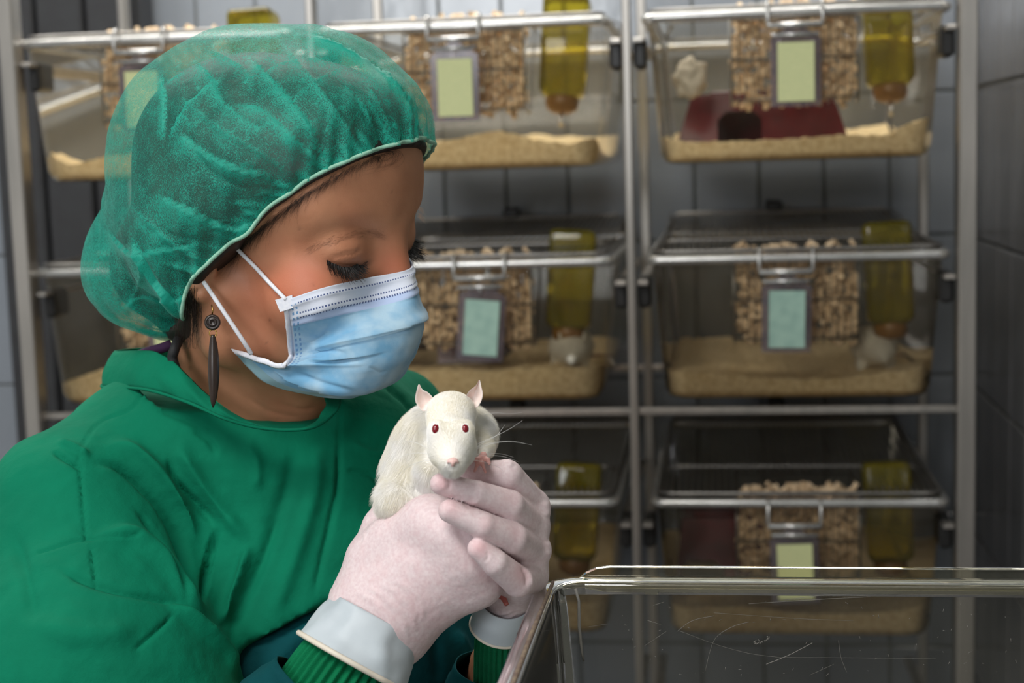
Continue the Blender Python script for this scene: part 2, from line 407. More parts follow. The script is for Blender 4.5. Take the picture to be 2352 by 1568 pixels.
# ------------------------------------------------------------------ rack
YR = 2.0
rack = empty('cage_rack', (-.32, 2.2, 0)); tag(rack, 'stainless steel rack holding the clear rodent cages against the tiled wall', 'rack')
rl = np.array(rack.location)
posts = [(-.946, .022), (-.528, .011), (-.114, .011), (.310, .022)]
ZT = 1.95
for x, wd in posts:
    for y in (YR - .012, 2.40):
        wy = .03 if y < 2.2 else .02; ww = wd if y < 2.2 else .014
        link('post', MB().box(np.array((x, y, ZT / 2)) - rl, (ww, wy if wd > .02 else .014, ZT), bev=.002).mesh('post', M_steel, False), rack)
for z in (.15, 1.106, 1.94):
    for y in (YR - .004, 2.40):
        link('cross_bar', MB().box(np.array((-.318, y, z)) - rl, (1.25, .010, .010), bev=.002).mesh('cross_bar', M_steel, False), rack)
for z in (1.619, 1.307, .983, .66):
    for x, wd in posts:
        for s in (-1, 1):
            if (x < -.9 and s < 0) or (x > .3 and s > 0): continue
            xx = x + s * (wd / 2 + .009)
            link('runner', MB().box(np.array((xx, 2.2, z - .030)) - rl, (.014, .43, .006), bev=.001).mesh('runner', M_steel, False), rack)
            link('stop_block', MB().box(np.array((xx + s * .001, 2.03, z - .045)) - rl, (.017, .05, .040), bev=.004).mesh('stop_block', M_black, False), rack)

# ------------------------------------------------------------------ cages
def rrect(hx, y0, y1, r, n=5):
    p = []
    for cx, cy, a0 in ((hx - r, y0 + r, -90), (hx - r, y1 - r, 0), (-hx + r, y1 - r, 90), (-hx + r, y0 + r, 180)):
        for k in range(n + 1): a = math.radians(a0 + 90 * k / n); p.append((cx + r * math.cos(a), cy + r * math.sin(a)))
    return p
def loft(levels):
    V = []; F = []; n = len(levels[0][0])
    for ring, z in levels: V += [(x, y, z) for x, y in ring]
    for a in range(len(levels) - 1):
        for i in range(n): j = (i + 1) % n; F.append((a * n + i, a * n + j, a * n + n + j, a * n + n + i))
    return V, F, n
H = .191
CD = .585
V, F, n = loft([(rrect(.158, .028, CD - .028, .02), 0), (rrect(.168, .018, CD - .018, .025), .003), (rrect(.174, .012, CD - .012, .03), .014), (rrect(.187, 0.004, CD - .004, .03), H - .012), (rrect(.188, .003, CD - .003, .03), H)])
F.append(tuple(range(n - 1, -1, -1)))
ME_tub = mkmesh('cage_wall', V, F, M_tub, True)
# rim: rolled solid lip around the top
pth = np.array([(x, y, H - .004) for x, y in rrect(.1895, .0, CD, .014)])
ME_rim = MB().tube(pth, .0062, 8, closed=True).mesh('rim', M_rim)
# lid: frame, wires, hopper, bottle slot
def lid_meshes():
    fr = MB(); fr.tube(np.array([(x, y, H + .006) for x, y in rrect(.184, .012, CD - .012, .02)]), .0032, 6, closed=True)
    fr.tube([(-.18, CD - .06, H + .008), (-.165, CD - .06, H + .034), (.165, CD - .06, H + .034), (.18, CD - .06, H + .008)], .0035, 6)
    fr.tube([(-.18, .16, H + .008), (-.16, .16, H + .012), (.16, .16, H + .012), (.18, .16, H + .008)], .0028, 6)
    fr = fr.mesh('lid_frame', M_wire)
    wi = MB(); nb = 40
    for i in range(nb):
        x = -.176 + .352 * i / (nb - 1); hop = -.078 < x < .078
        y0 = .14 if hop else .012
        wi.tube([(x, y0, H + .005), (x, .17, H + .011), (x, CD - .06, H + .034), (x, CD - .02, H + .01), (x, CD - .012, H + .005)], .0017, 4, cap=False)
    wi = wi.mesh('lid_wires', M_wire)
    hp = MB()
    for i in range(19):
        x = -.080 + .160 * i / 18
        hp.tube([(x, .018, H + .005), (x, .018, H - .112), (x, .022, H - .118), (x, .06, H - .118), (x, .15, H + .005)], .0005, 4, cap=False)
    for z in (-.112, -.06, -.01): hp.tube([(-.08, .018, H + z), (.08, .018, H + z)], .0014, 4)
    for s in (-.0805, .0805): hp.tube([(s, .018, H + .005), (s, .018, H - .115), (s, .06, H - .118), (s, .15, H + .005)], .0018, 5)
    hp = hp.mesh('feed_hopper', M_wire)
    lt = MB().box((-.01, CD - .065, H + .044), (.028, .02, .016), bev=.004).mesh('latch', M_black, False)
    return fr, wi, hp, lt
ME_lid = lid_meshes()
def pellets(seed):
    r = np.random.default_rng(seed); mb = MB(); base = [(math.cos(a), math.sin(a)) for a in np.arange(5) * 2 * math.pi / 5]
    for i in range(15):
        for j in range(13):
            for l in range(2):
                x = -.073 + .146 * np.clip(i + r.uniform(-.8, .8) + .5 * l, -.2, 14.2) / 14; z = H - .112 + .116 * (j + r.uniform(-.8, .8)) / 12; y = .0265 + .009 * l + r.uniform(-.003, .003)
                L = r.uniform(.0045, .0085); rad = r.uniform(.0032, .0044); d = r.normal(size=3); d[1] *= .5; d /= np.linalg.norm(d)
                u = np.cross(d, (.3, .8, .5)); u /= np.linalg.norm(u); v = np.cross(d, u); c = np.array((x, y, z))
                V = [c + e * L * d + rad * (a * u + b * v) for e in (-1, 1) for a, b in base]
                mb.raw(V, [(k, (k + 1) % 5, 5 + (k + 1) % 5, 5 + k) for k in range(5)] + [(4, 3, 2, 1, 0), (5, 6, 7, 8, 9)])
    for i in range(90):
        x = r.uniform(-.074, .074); y = r.uniform(.03, .12); z = H - .008 + r.uniform(-.005, .003); d = r.normal(size=3); d[2] *= .3; d /= np.linalg.norm(d)
        u = np.cross(d, (.3, .8, .5)); u /= np.linalg.norm(u); v = np.cross(d, u); c = np.array((x, y, z))
        V = [c + e * .007 * d + .0036 * (a * u + b * v) for e in (-1, 1) for a, b in base]
        mb.raw(V, [(k, (k + 1) % 5, 5 + (k + 1) % 5, 5 + k) for k in range(5)] + [(4, 3, 2, 1, 0), (5, 6, 7, 8, 9)])
    return mb.mesh('food_pellets', M_pel, False)
ME_pel = [pellets(3), pellets(4)]
# bottle: square, base up, neck down into the cage
def bottle_meshes():
    V, F, n = loft([(rrect(.016, -.016, .016, .0115), -.006), (rrect(.018, -.018, .018, .013), .003), (rrect(.026, -.024, .024, .014), .007), (rrect(.030, -.028, .028, .008), .014),
                    (rrect(.031, -.029, .029, .007), .132), (rrect(.029, -.027, .027, .007), .138), (rrect(.024, -.022, .022, .007), .140)]); F.append(tuple((len(V) - n + i) for i in range(n)))
    body = mkmesh('bottle_body', V, F, M_bottle, True)
    capm = MB().lathe([(.0, -.016), (.012, -.016), (.0205, -.011), (.0225, -.002), (.0225, .006), (.019, .008)], 16).mesh('bottle_cap', M_cap_or)
    sp = MB().tube([(0, 0, -.014), (0, 0, -.028), (0, .003, -.034)], [.0035, .0035, .003], 8).mesh('spout', M_rim)
    return body, capm, sp
ME_bot = bottle_meshes()
def bedding(prof, seed):
    nx, ny = 70, 60; pr = np.array(prof); V = []; F = []
    for j in range(ny):
        for i in range(nx):
            u = i / (nx - 1); v = j / (ny - 1); h = np.interp(u, pr[:, 0], pr[:, 1])
            V.append((u, v, h))
    V = np.array(V); q = np.stack([V[:, 0] * 9, V[:, 1] * 9, np.full(len(V), seed * 3.3)], 1)
    h = V[:, 2] * (1 - .62 * smooth01((V[:, 1] - .05) / .30)) + .030 * smooth01((V[:, 1] - .72) / .25) * (seed < 100) + .003 * vnoise(q, seed) * np.minimum(1, V[:, 1] * 3) + .0020 * vnoise(q * 4.5, seed + 1) + .0016 * vnoise(q * 11, seed + 2)  # rear pile in top-row cages added to keep light off the wall
    wx = np.where(True, .168 + .013 * h / H, 0); x = (V[:, 0] - .5) * 2 * wx; y = .014 + V[:, 1] * (CD - .03)
    cyb = CD / 2; rr_ = .034; ex_ = np.maximum(np.abs(x) - (wx - rr_), 0); ey_ = np.maximum(np.abs(y - cyb) - (cyb - .014 - rr_), 0); ln = np.hypot(ex_, ey_); k_ = np.where((ex_ > 0) & (ey_ > 0) & (ln > rr_), rr_ / np.maximum(ln, 1e-6), 1)
    x = np.sign(x) * (np.abs(x) - ex_ * (1 - k_)); y = cyb + np.sign(y - cyb) * (np.abs(y - cyb) - ey_ * (1 - k_))
    T = np.stack([x, y, h], 1); B = np.stack([x * .965, cyb + (y - cyb) * .978, np.full(len(x), .0025)], 1)
    F = [(j * nx + i, j * nx + i + 1, (j + 1) * nx + i + 1, (j + 1) * nx + i) for j in range(ny - 1) for i in range(nx - 1)]
    N0 = len(T); F += [(i, N0 + i, N0 + i + 1, i + 1)[::-1] for i in range(nx - 1)]
    F += [((ny - 1) * nx + i, (ny - 1) * nx + i + 1, N0 + (ny - 1) * nx + i + 1, N0 + (ny - 1) * nx + i)[::-1] for i in range(nx - 1)]
    for c in (0, nx - 1): F += [(j * nx + c, (j + 1) * nx + c, N0 + (j + 1) * nx + c, N0 + j * nx + c) for j in range(ny - 1)]
    F += [tuple(N0 + k for k in f[::-1]) for f in [(0, nx - 1, ny * nx - 1, (ny - 1) * nx)]]
    return mkmesh('bedding', np.concatenate([T, B]), F, M_bed, False)
cols = {'L': (-.753, 'left column'), 'C': (-.331, 'middle column'), 'R': (.099, 'right column')}
rws = {1: (1.619, 'top'), 2: (1.307, 'middle'), 3: (.983, 'bottom')}
beds = {('L', 1): [(0, .040), (.12, .022), (.3, .034), (.6, .03), (1, .03)], ('L', 2): [(0, .03), (.2, .05), (.5, .04), (1, .03)],
        ('C', 1): [(0, .03), (.4, .037), (.62, .050), (.8, .034), (.9, .030), (1, .036)], ('C', 2): [(0, .04), (.45, .045), (.6, .043), (.8, .046), (1, .042)],
        ('R', 1): [(0, .033), (.1, .026), (.4, .026), (.7, .030), (.84, .028), (.93, .042), (1, .048)], ('R', 2): [(0, .036), (.15, .038), (.35, .028), (.6, .026), (.8, .032), (1, .042)],
        ('C', 3): [(0, .04), (1, .045)], ('R', 3): [(0, .038), (.25, .042), (.5, .032), (.8, .034), (1, .045)]}
def place(name, me, loc, label, cat, group, kind=None):
    o = link(name, me, None, loc); tag(o, label, cat, group, kind); return o
white_fur = simple('cage_rat_fur', (.70, .66, .55), (.6, .56, .46), rough=.9)
def card(cx, z, tilt, mt, lab, hang, empt=None):
    o = empty('card_holder', (cx, YR - .010, z)); tag(o, lab, 'card holder', 'cage card holders')
    c, s = math.cos(tilt), math.sin(tilt); rot = np.array([[c, 0, s], [0, 1, 0], [-s, 0, c]])
    hc = np.array((0, 0, -hang)); w2, h2 = .0315, .046
    pk = MB(); pts = np.array([(-w2, 0, -h2), (w2, 0, -h2), (w2, 0, h2 * .86), (.006, 0, h2 * 1.22), (-.006, 0, h2 * 1.22), (-w2, 0, h2 * .86)]) @ rot.T + hc
    pk.raw(np.concatenate([pts + (0, -.0022, 0), pts + (0, .0010, 0)]), [(0, 1, 2, 3, 4, 5), (11, 10, 9, 8, 7, 6)] + [(i, i + 6, (i + 1) % 6 + 6, (i + 1) % 6) for i in range(6)])
    link('plastic_pocket', pk.mesh('plastic_pocket', M_pocket, False), o)
    n = 7; V = []
    for k in range(n):
        t = k / (n - 1); zz = -.0395 + .074 * t
        for x in (-.0215, .0245): V.append((x - .001, -.0036, zz))
    V = np.array(V) @ rot.T + hc; V2 = V + (0, .0008, 0)
    F = [(2 * k, 2 * k + 1, 2 * k + 3, 2 * k + 2) for k in range(n - 1)] + [tuple(2 * n + i for i in (2 * k + 2, 2 * k + 3, 2 * k + 1, 2 * k)) for k in range(n - 1)]
    link('card', mkmesh('card', np.concatenate([V, V2]), F, mt, False), o)
    wr_ = MB()
    for x in (-.034, .034):
        wr_.tube([(x, .012, .010), (x, .004, .0125), (x, -.004, .009), (x, -.005, -.014), (x, -.003, -.020)], .0022, 6)
    wr_.tube([(-.034, -.004, -.019), (.034, -.004, -.019)], .0042, 6); wr_.tube([(-.030, -.004, -.031), (.030, -.004, -.031)], .0030, 6)
    wr_.tube([(0, -.004, -.031), (.001, -.004, -hang + h2 - .004)], .0012, 5)
    link('wire_clip', wr_.mesh('wire_clip', M_rim), o)
    return o
for (cn, rn), prof in beds.items():
    cx, cl = cols[cn]; rz, rowl = rws[rn]; z0 = rz - H + .002; where = f'in the {rowl} row, {cl}'
    t = empty('cage_tub', (cx, YR, z0)); tag(t, f'clear plastic rodent cage tub {where}', 'cage', 'clear cages on the rack')
    link('cage_wall', ME_tub, t); link('rim', ME_rim, t)
    l = empty('wire_lid', (cx, YR, z0)); tag(l, f'steel wire lid on the cage {where}', 'cage lid', 'wire cage lids')
    for nm, me in zip(('lid_frame', 'lid_wires', 'feed_hopper', 'latch'), ME_lid):
        q = link(nm, me, l)
        if nm == 'lid_wires': q['kind'] = 'stuff'
    b = empty('water_bottle', (cx + .125, YR + .062, z0 + H - .104)); tag(b, f'amber square water bottle standing in the lid {where}', 'bottle', 'amber water bottles')
    b.rotation_euler = (math.radians(-7), math.radians(4 if cn == 'C' else -2), 0)
    for nm, me in zip(('bottle_body', 'bottle_cap', 'spout'), ME_bot): link(nm, me, b)
    place('food_pellets', ME_pel[(rn + len(cn)) % 2], (cx, YR, z0), f'brown food pellets filling the hopper {where}', 'pellets', 'pellets in the hoppers', 'stuff')
    place('bedding', bedding(prof, rn * 7 + ord(cn) + (100 if rn > 1 else 0)), (cx, YR, z0), f'pale wood shavings on the cage floor {where}', 'bedding', 'wood shavings in the cages', 'stuff')
card(.099 - .000, 1.619, -.0, M_card_y, 'yellow cage card in a clear pocket on the top right cage', .075)
card(.085, 1.307, .02, M_card_g, 'straight pale green cage card on the middle right cage', .078)
card(.093, .972, -.03, M_card_y, 'yellow cage card seen through the foreground tub rim, bottom right cage', .078)
card(-.339, 1.619, .0, M_card_y, 'yellow cage card beside the edge of the green cap, top middle cage', .079)
card(-.315, 1.307, .09, M_card_g, 'tilted pale green cage card right of the blue mask, middle cage', .083)
card(-.765, 1.619, 0, M_card_y, 'cage card on the top left cage, mostly behind the green cap', .079)
card(-.745, 1.307, 0, M_card_y, 'yellow cage card showing under the back of the cap', .080)
# huts, tissue and cage mates inside
def hut(cx, z, lab, sx=.09, sy=.10, sz=.062):
    o = empty('rodent_hut', (cx, YR + .20, z)); tag(o, lab, 'hut', 'dark red huts inside the cages')
    th = .004; mb = MB()
    V = np.array([(-sx, -sy, 0), (sx, -sy, 0), (sx * .82, -sy * .8, sz), (-sx * .82, -sy * .8, sz), (-sx, sy, 0), (sx, sy, 0), (sx * .82, sy * .8, sz), (-sx * .82, sy * .8, sz)])
    V2 = V * (1 - th / sx, 1 - th / sy, 1 - th / sz)
    door = [(-.03, 0), (-.03, .03), (-.018, .042), (.018, .042), (.03, .03), (.03, 0)]
    FV = [(x - .03, -sy + (sy * .2) * zz / sz, zz) for x, zz in door]
    A = np.concatenate([V, V2, np.array(FV), np.array(FV) + (0, th, 0)])
    F = [(0, 16, 17, 18, 3), (3, 18, 19, 2), (2, 19, 20, 21, 1), (1, 5, 6, 2), (4, 0, 3, 7), (5, 4, 7, 6), (2, 6, 7, 3),
         (9, 10, 14, 13), (12, 15, 11, 8), (13, 14, 15, 12), (10, 11, 15, 14), (16, 22, 23, 17), (17, 23, 24, 18), (18, 24, 25, 19), (19, 25, 26, 20), (20, 26, 27, 21)]
    link('hut_shell', mkmesh('hut_shell', A, F, M_red, False), o)
    link('hut_top', MB().box((0, 0, sz + .002), (sx * 1.2, sy * 1.2, .005), bev=.002).mesh('hut_top', M_red, False), o)
hut(.06, 1.619 - H + .028, 'dark red plastic hut in the top right cage', .115, .08, .066)
hut(.0, .983 - H + .034, 'dark red plastic hut in the bottom right cage', .07, .08, .10)
hut(-.40, 1.307 - H + .04, 'dark red plastic hut in the middle cage behind the pellets', .09, .08, .062)
def crumple(name, c, r, lab, m, cat, seed):
    f = Field(*[np.arange(c[i] - r[i] * 1.4, c[i] + r[i] * 1.4, .004) for i in range(3)])
    f.ell(c, np.array(r)); V, Q = f.mesh(); N = normals(V, Q); V = V + N * (.006 * vnoise(V * 90, seed) + .004 * vnoise(V * 210, seed))[:, None]
    o = link(name, mkmesh(name, V - np.array(c), Q, m, True), None, c); tag(o, lab, cat); return o
crumple('tissue', (-.035, YR + .045, 1.542), (.020, .02, .026), 'crumpled beige tissue at the left side of the top right cage', M_paper, 'tissue', 5)
def mate(c, s, lab):
    c = np.array(c); lo = c - .11; f = Field(*[np.arange(lo[i], lo[i] + .22, .004) for i in range(3)])
    f.ell(c, (.032, .055, .028), k=.01); f.ell(c + (s * .006, -.045, -.002), (.019, .028, .018), k=.012); f.cone(c + (s * .006, -.06, -.004), .011, c + (s * .008, -.078, -.010), .005, k=.008)
    for a in (-1, 1): f.cone(c + (a * .018, -.03, -.02), .009, c + (a * .02, -.04, -.030), .005)
    V, Q = f.mesh(); o = empty('rat', c); tag(o, lab, 'rat', 'white rats inside the cages'); wpart('body', lap(V, Q, 2), Q, white_fur, o, c)
    for a in (-1, 1): link('ear', MB().lathe([(.0, 0), (.006, .001), (.0085, .003), (.007, .004), (0, .002)], 10, (a * .014 + s * .006, -.042, .018), np.array([[0, 0, a], [0, 1, 0], [1, 0, 0]])).mesh('ear', white_fur), o)
    tl = MB().tube(catmull([(0, .05, -.015), (.01, .08, -.024), (.03, .10, -.026), (.05, .09, -.026)], 12), np.linspace(.004, .0015, 12), 6).mesh('tail', simple('tail_skin', (.45, .25, .2))); link('tail', tl, o)
mate((-.205, YR + .085, 1.307 - H + .066), 1, 'white rat in the middle cage to the right of the hopper')
mate((.205, YR + .10, 1.307 - H + .060), 1, 'white rat in the middle right cage below its bottle')
#PART2
# ------------------------------------------------------------------ work bench and the clear tub in front
bench = empty('work_bench', (.12, .54, 0)); tag(bench, 'low steel work bench under the clear tub', 'bench')
link('bench_top', MB().box((0, 0, .975), (.48, .62, .03), bev=.004).mesh('bench_top', M_steel, False), bench)
for a in (-1, 1):
    for b_ in (-1, 1): link('leg', MB().box((a * .21, b_ * .28, .48), (.03, .03, .96), bev=.003).mesh('leg', M_steel, False), bench)
ZR_ = 1.2035; TX0, TX1, TY0, TY1 = -.096, .284, .29, .853
def gmat(name, col, rough=.03):
    m, nt, b = mat(name, col, rough); b.inputs['Transmission Weight'].default_value = 1.0; b.inputs['IOR'].default_value = 1.5; return m
M_clear = thin_clear('tub_clear', (.86, .85, .80), haze=.03, hazecol=(.42, .41, .34), rough=.06, gloss=.55)
M_edge = gmat('tub_rim_clear', (.95, .92, .74))
M_dirt = simple('dirt_line', (.10, .06, .045), (.2, .15, .1), rough=.8, scale=200)
M_scr = simple('scratch', (.20, .19, .17), (.12, .115, .10), rough=.6)
TC = np.array(((TX0 + TX1) / 2, (TY0 + TY1) / 2, .992))
tub = empty('clear_tub', TC); tag(tub, 'empty scratched clear plastic tub on the bench right of the gloved hands', 'tub')
hx, y0, y1 = (TX1 - TX0) / 2, TY0 - TC[1], TY1 - TC[1]
zt = ZR_ - TC[2]
def ring(o, r=.016, n=6): return rrect(hx + o, y0 - o, y1 + o, r + max(o, 0), n)
V, F, n = loft([(ring(-.028, .03), .002), (ring(-.020, .03), .004), (ring(-.014, .03), .014), (ring(-.0025, .018), zt - .012), (ring(-.0012, .016), zt - .0015)])
F.append(tuple(range(n - 1, -1, -1)))
link('tub_wall', mkmesh('tub_wall', V, F, M_clear, True), tub)
lv = [(ring(-.0006), zt - .0035), (ring(.0), zt - .001), (ring(.0012), zt + .0004), (ring(.0030), zt - .0004), (ring(.0050), zt + .0006), (ring(.0095), zt + .0004), (ring(.0108), zt - .0006), (ring(.0112), zt - .010),
      (ring(.0092), zt - .010), (ring(.0090), zt - .0022), (ring(.0018), zt - .0024), (ring(.0012), zt - .0035)]
V, F, n = loft(lv); m_ = len(lv) - 1
F += [(m_ * n + i, m_ * n + (i + 1) % n, (i + 1) % n, i) for i in range(n)]
link('rim', mkmesh('rim', V, F, M_edge, True), tub)
# raised stacking lip along the back rim, with a rounded start
xa = P(1342, 1303, .92)[0]; lp = []
for t, h in ((0, 0), (.004, .0035), (.010, .0062), (.018, .0072)): lp.append((xa + t, h))
lp += [(TX1 - .03, .0072), (TX1 - .02, 0)]
V = []; 
for x, h in lp:
    for dy, dz in ((.0062, 0), (.0062, h - .0008), (.0072, h), (.0088, h), (.0096, h - .0008), (.0096, 0)): V.append((x - TC[0], y1 + dy, zt + .0003 + max(dz, 0)))
F = [(a * 6 + k, a * 6 + (k + 1) % 6, a * 6 + 6 + (k + 1) % 6, a * 6 + 6 + k) for a in range(len(lp) - 1) for k in range(6)] + [(5, 4, 3, 2, 1, 0), tuple((len(lp) - 1) * 6 + k for k in range(6))]
link('stacking_lip', mkmesh('stacking_lip', V, F, M_edge, False), tub)
# inner ledge under the rim
xb = P(1345, 1350, .88)[0]; V = []; lp = [(xb, .002), (xb + .012, .0040), (P(1480, 1352, .87)[0], .0040), (P(1482, 1352, .87)[0], .0052), (P(1510, 1352, .87)[0], .0052), (P(1512, 1352, .87)[0], .0040), (TX1 - .02, .0040)]
for x, h in lp:
    for dy, dz in ((-.0004, 0), (-.0030, 0), (-.0034, -h), (-.0016, -h)): V.append((x - TC[0], y1 + dy, zt - .001 + dz))
F = [(a * 4 + k, a * 4 + (k + 1) % 4, a * 4 + 4 + (k + 1) % 4, a * 4 + 4 + k) for a in range(len(lp) - 1) for k in range(4)]
link('inner_ledge', mkmesh('inner_ledge', V, F, M_edge, False), tub)
dl = MB().tube([(-hx - .0014, y1 - .006, zt + .0014), (-hx - .0022, y1 - .10, zt + .0014), (-hx - .0014, y1 - .30, zt + .0012)], [.0011, .0015, .0013], 6).mesh('dirt_line', M_dirt); link('dirt_line', dl, tub)
scr = MB()
def onwall(px, py):
    r = R @ np.array([(px - 1176) / FPX, -(py - 784) / FPX, -1.]); p = CAM + r * ((TY1 - .004) / r[1]); s = (ZR_ - p[2]) * .062; q = CAM + r * ((TY1 - .0045 - s) / r[1]); return q - TC
for pl, wd in (([(1487, 1424), (1520, 1435)], 1.2), ([(1555, 1450), (1590, 1425), (1640, 1414)], 1.2), ([(1620, 1540), (1640, 1470), (1680, 1440), (1720, 1428)], 1.2), ([(1760, 1525), (1810, 1505), (1866, 1476)], 2.0),
             ([(1560, 1448), (1640, 1478), (1720, 1500), (1790, 1509)], .8), ([(1790, 1509), (2150, 1512)], .7), ([(1926, 1470), (1932, 1510), (1945, 1543)], 1.1), ([(1480, 1483), (1530, 1450)], .8), ([(1720, 1386), (1850, 1378), (2000, 1370)], 1.1),
             ([(1800, 1378), (1900, 1366), (1990, 1368)], 1.), ([(1640, 1407), (1830, 1420), (1960, 1425)], .7), ([(1320, 1365), (1450, 1364)], .8), ([(1860, 1550), (1915, 1525)], .7), ([(1500, 1390), (1525, 1382)], 1.), ([(2060, 1366), (2340, 1366)], .8), ([(1345, 1440), (1400, 1432)], .6)):
    q = catmull([onwall(*p) for p in pl], 12) if len(pl) > 2 else np.array([onwall(*p) for p in pl]); scr.tube(q, wd * .00011, 4)
for k in range(70):
    p = onwall(rng.uniform(1420, 2340), rng.uniform(1380, 1560)); a = rng.uniform(0, 3.1); L = rng.uniform(.0004, .002); scr.tube([p, p + np.array((math.cos(a), 0, math.sin(a))) * L], .00013, 4)
for k in range(26):
    a = k / 25; p = onwall(1748 + 16 * math.cos(a * 4.2 + 2.6) + rng.uniform(-2, 2), 1470 + 7 * math.sin(a * 4.2 + .3) + rng.uniform(-2, 2)); scr.tube([p, p + np.array((.0006, 0, .0003))], .0003, 5)
q = [onwall(*p) for p in ((1322, 1352), (1330, 1380), (1331, 1440), (1337, 1500), (1341, 1518))]; scr.tube(q, [.0010, .0009, .0011, .0007, .0006], 5)
so = link('scratches', scr.mesh('scratches', M_scr), tub); so['kind'] = 'stuff'

# ------------------------------------------------------------------ person: materials
def skin_mat():
    m, nt, b = mat('skin', (.52, .21, .10), .48); b.inputs['Subsurface Weight'].default_value = .08
    b.inputs['Subsurface Radius'].default_value = (.012, .005, .003); b.inputs['Subsurface Scale'].default_value = .4; b.inputs['Specular IOR Level'].default_value = .35
    col = noise_mix(m, nt, b, (.44, .195, .105), (.53, .25, .14), 45, lo=.3, hi=.7, bump=.22, bscale=1300, dist=.0004)
    def blend(prev, attr, c, nz=False):
        at = nd(nt, 'ShaderNodeAttribute', attribute_name=attr); mx = nd(nt, 'ShaderNodeMix', data_type='RGBA')
        nt.links.new(at.outputs['Fac'], mx.inputs[0]); nt.links.new(prev, mx.inputs[6]); mx.inputs[7].default_value = (*c, 1); return mx.outputs[2]
    col = blend(col, 'blush', (.55, .135, .075)); col = blend(col, 'brown', (.10, .045, .03))
    nt.links.new(col, b.inputs['Base Color']); return m
M_skin = skin_mat()
def hair_mat(name, c, rough=.45):
    m, nt, b = mat(name, c, rough); b.inputs['Specular IOR Level'].default_value = .4; return m
M_hair = simple('dark_brown_hair', (.028, .017, .012), (.012, .008, .007), rough=.5, scale=60, bump=.5, bscale=90, stretch=(1, 1, .25))
M_strand = hair_mat('hair_strand', (.022, .013, .009)); M_lash = hair_mat('lash', (.004, .003, .003)); M_brow = hair_mat('brow_hair', (.28, .14, .08)); M_fuzz = hair_mat('pale_fuzz', (.75, .6, .5))
def cloth_mat(name, c1, c2, sheen=.25, wsc=1500, rough=.85, bump=.25):
    m, nt, b = mat(name, c1, rough); b.inputs['Sheen Weight'].default_value = sheen; b.inputs['Sheen Tint'].default_value = (*[min(1, x * 2 + .1) for x in c1], 1)
    b.inputs['Specular IOR Level'].default_value = .15
    noise_mix(m, nt, b, c1, c2, 22, lo=.3, hi=.7)
    tc = nd(nt, 'ShaderNodeTexCoord'); n1 = setin(nd(nt, 'ShaderNodeTexNoise'), Scale=float(wsc), Detail=2.); n2 = setin(nd(nt, 'ShaderNodeTexNoise'), Scale=70., Detail=4.)
    for n in (n1, n2): nt.links.new(tc.outputs['Object'], n.inputs['Vector'])
    b1 = setin(nd(nt, 'ShaderNodeBump'), Strength=bump, Distance=.0005); b2 = setin(nd(nt, 'ShaderNodeBump'), Strength=.35, Distance=.004)
    nt.links.new(n1.outputs['Fac'], b1.inputs['Height']); nt.links.new(n2.outputs['Fac'], b2.inputs['Height']); nt.links.new(b1.outputs[0], b2.inputs['Normal']); nt.links.new(b2.outputs[0], b.inputs['Normal'])
    return m
M_gown = cloth_mat('green_cotton', (.0, .170, .090), (.0, .138, .073), sheen=.08)
M_teal = cloth_mat('dark_teal_cotton', (.0, .060, .068), (.0, .045, .052), sheen=.05)
M_knit = cloth_mat('green_knit', (.0, .16, .06), (.0, .10, .04), bump=.6)
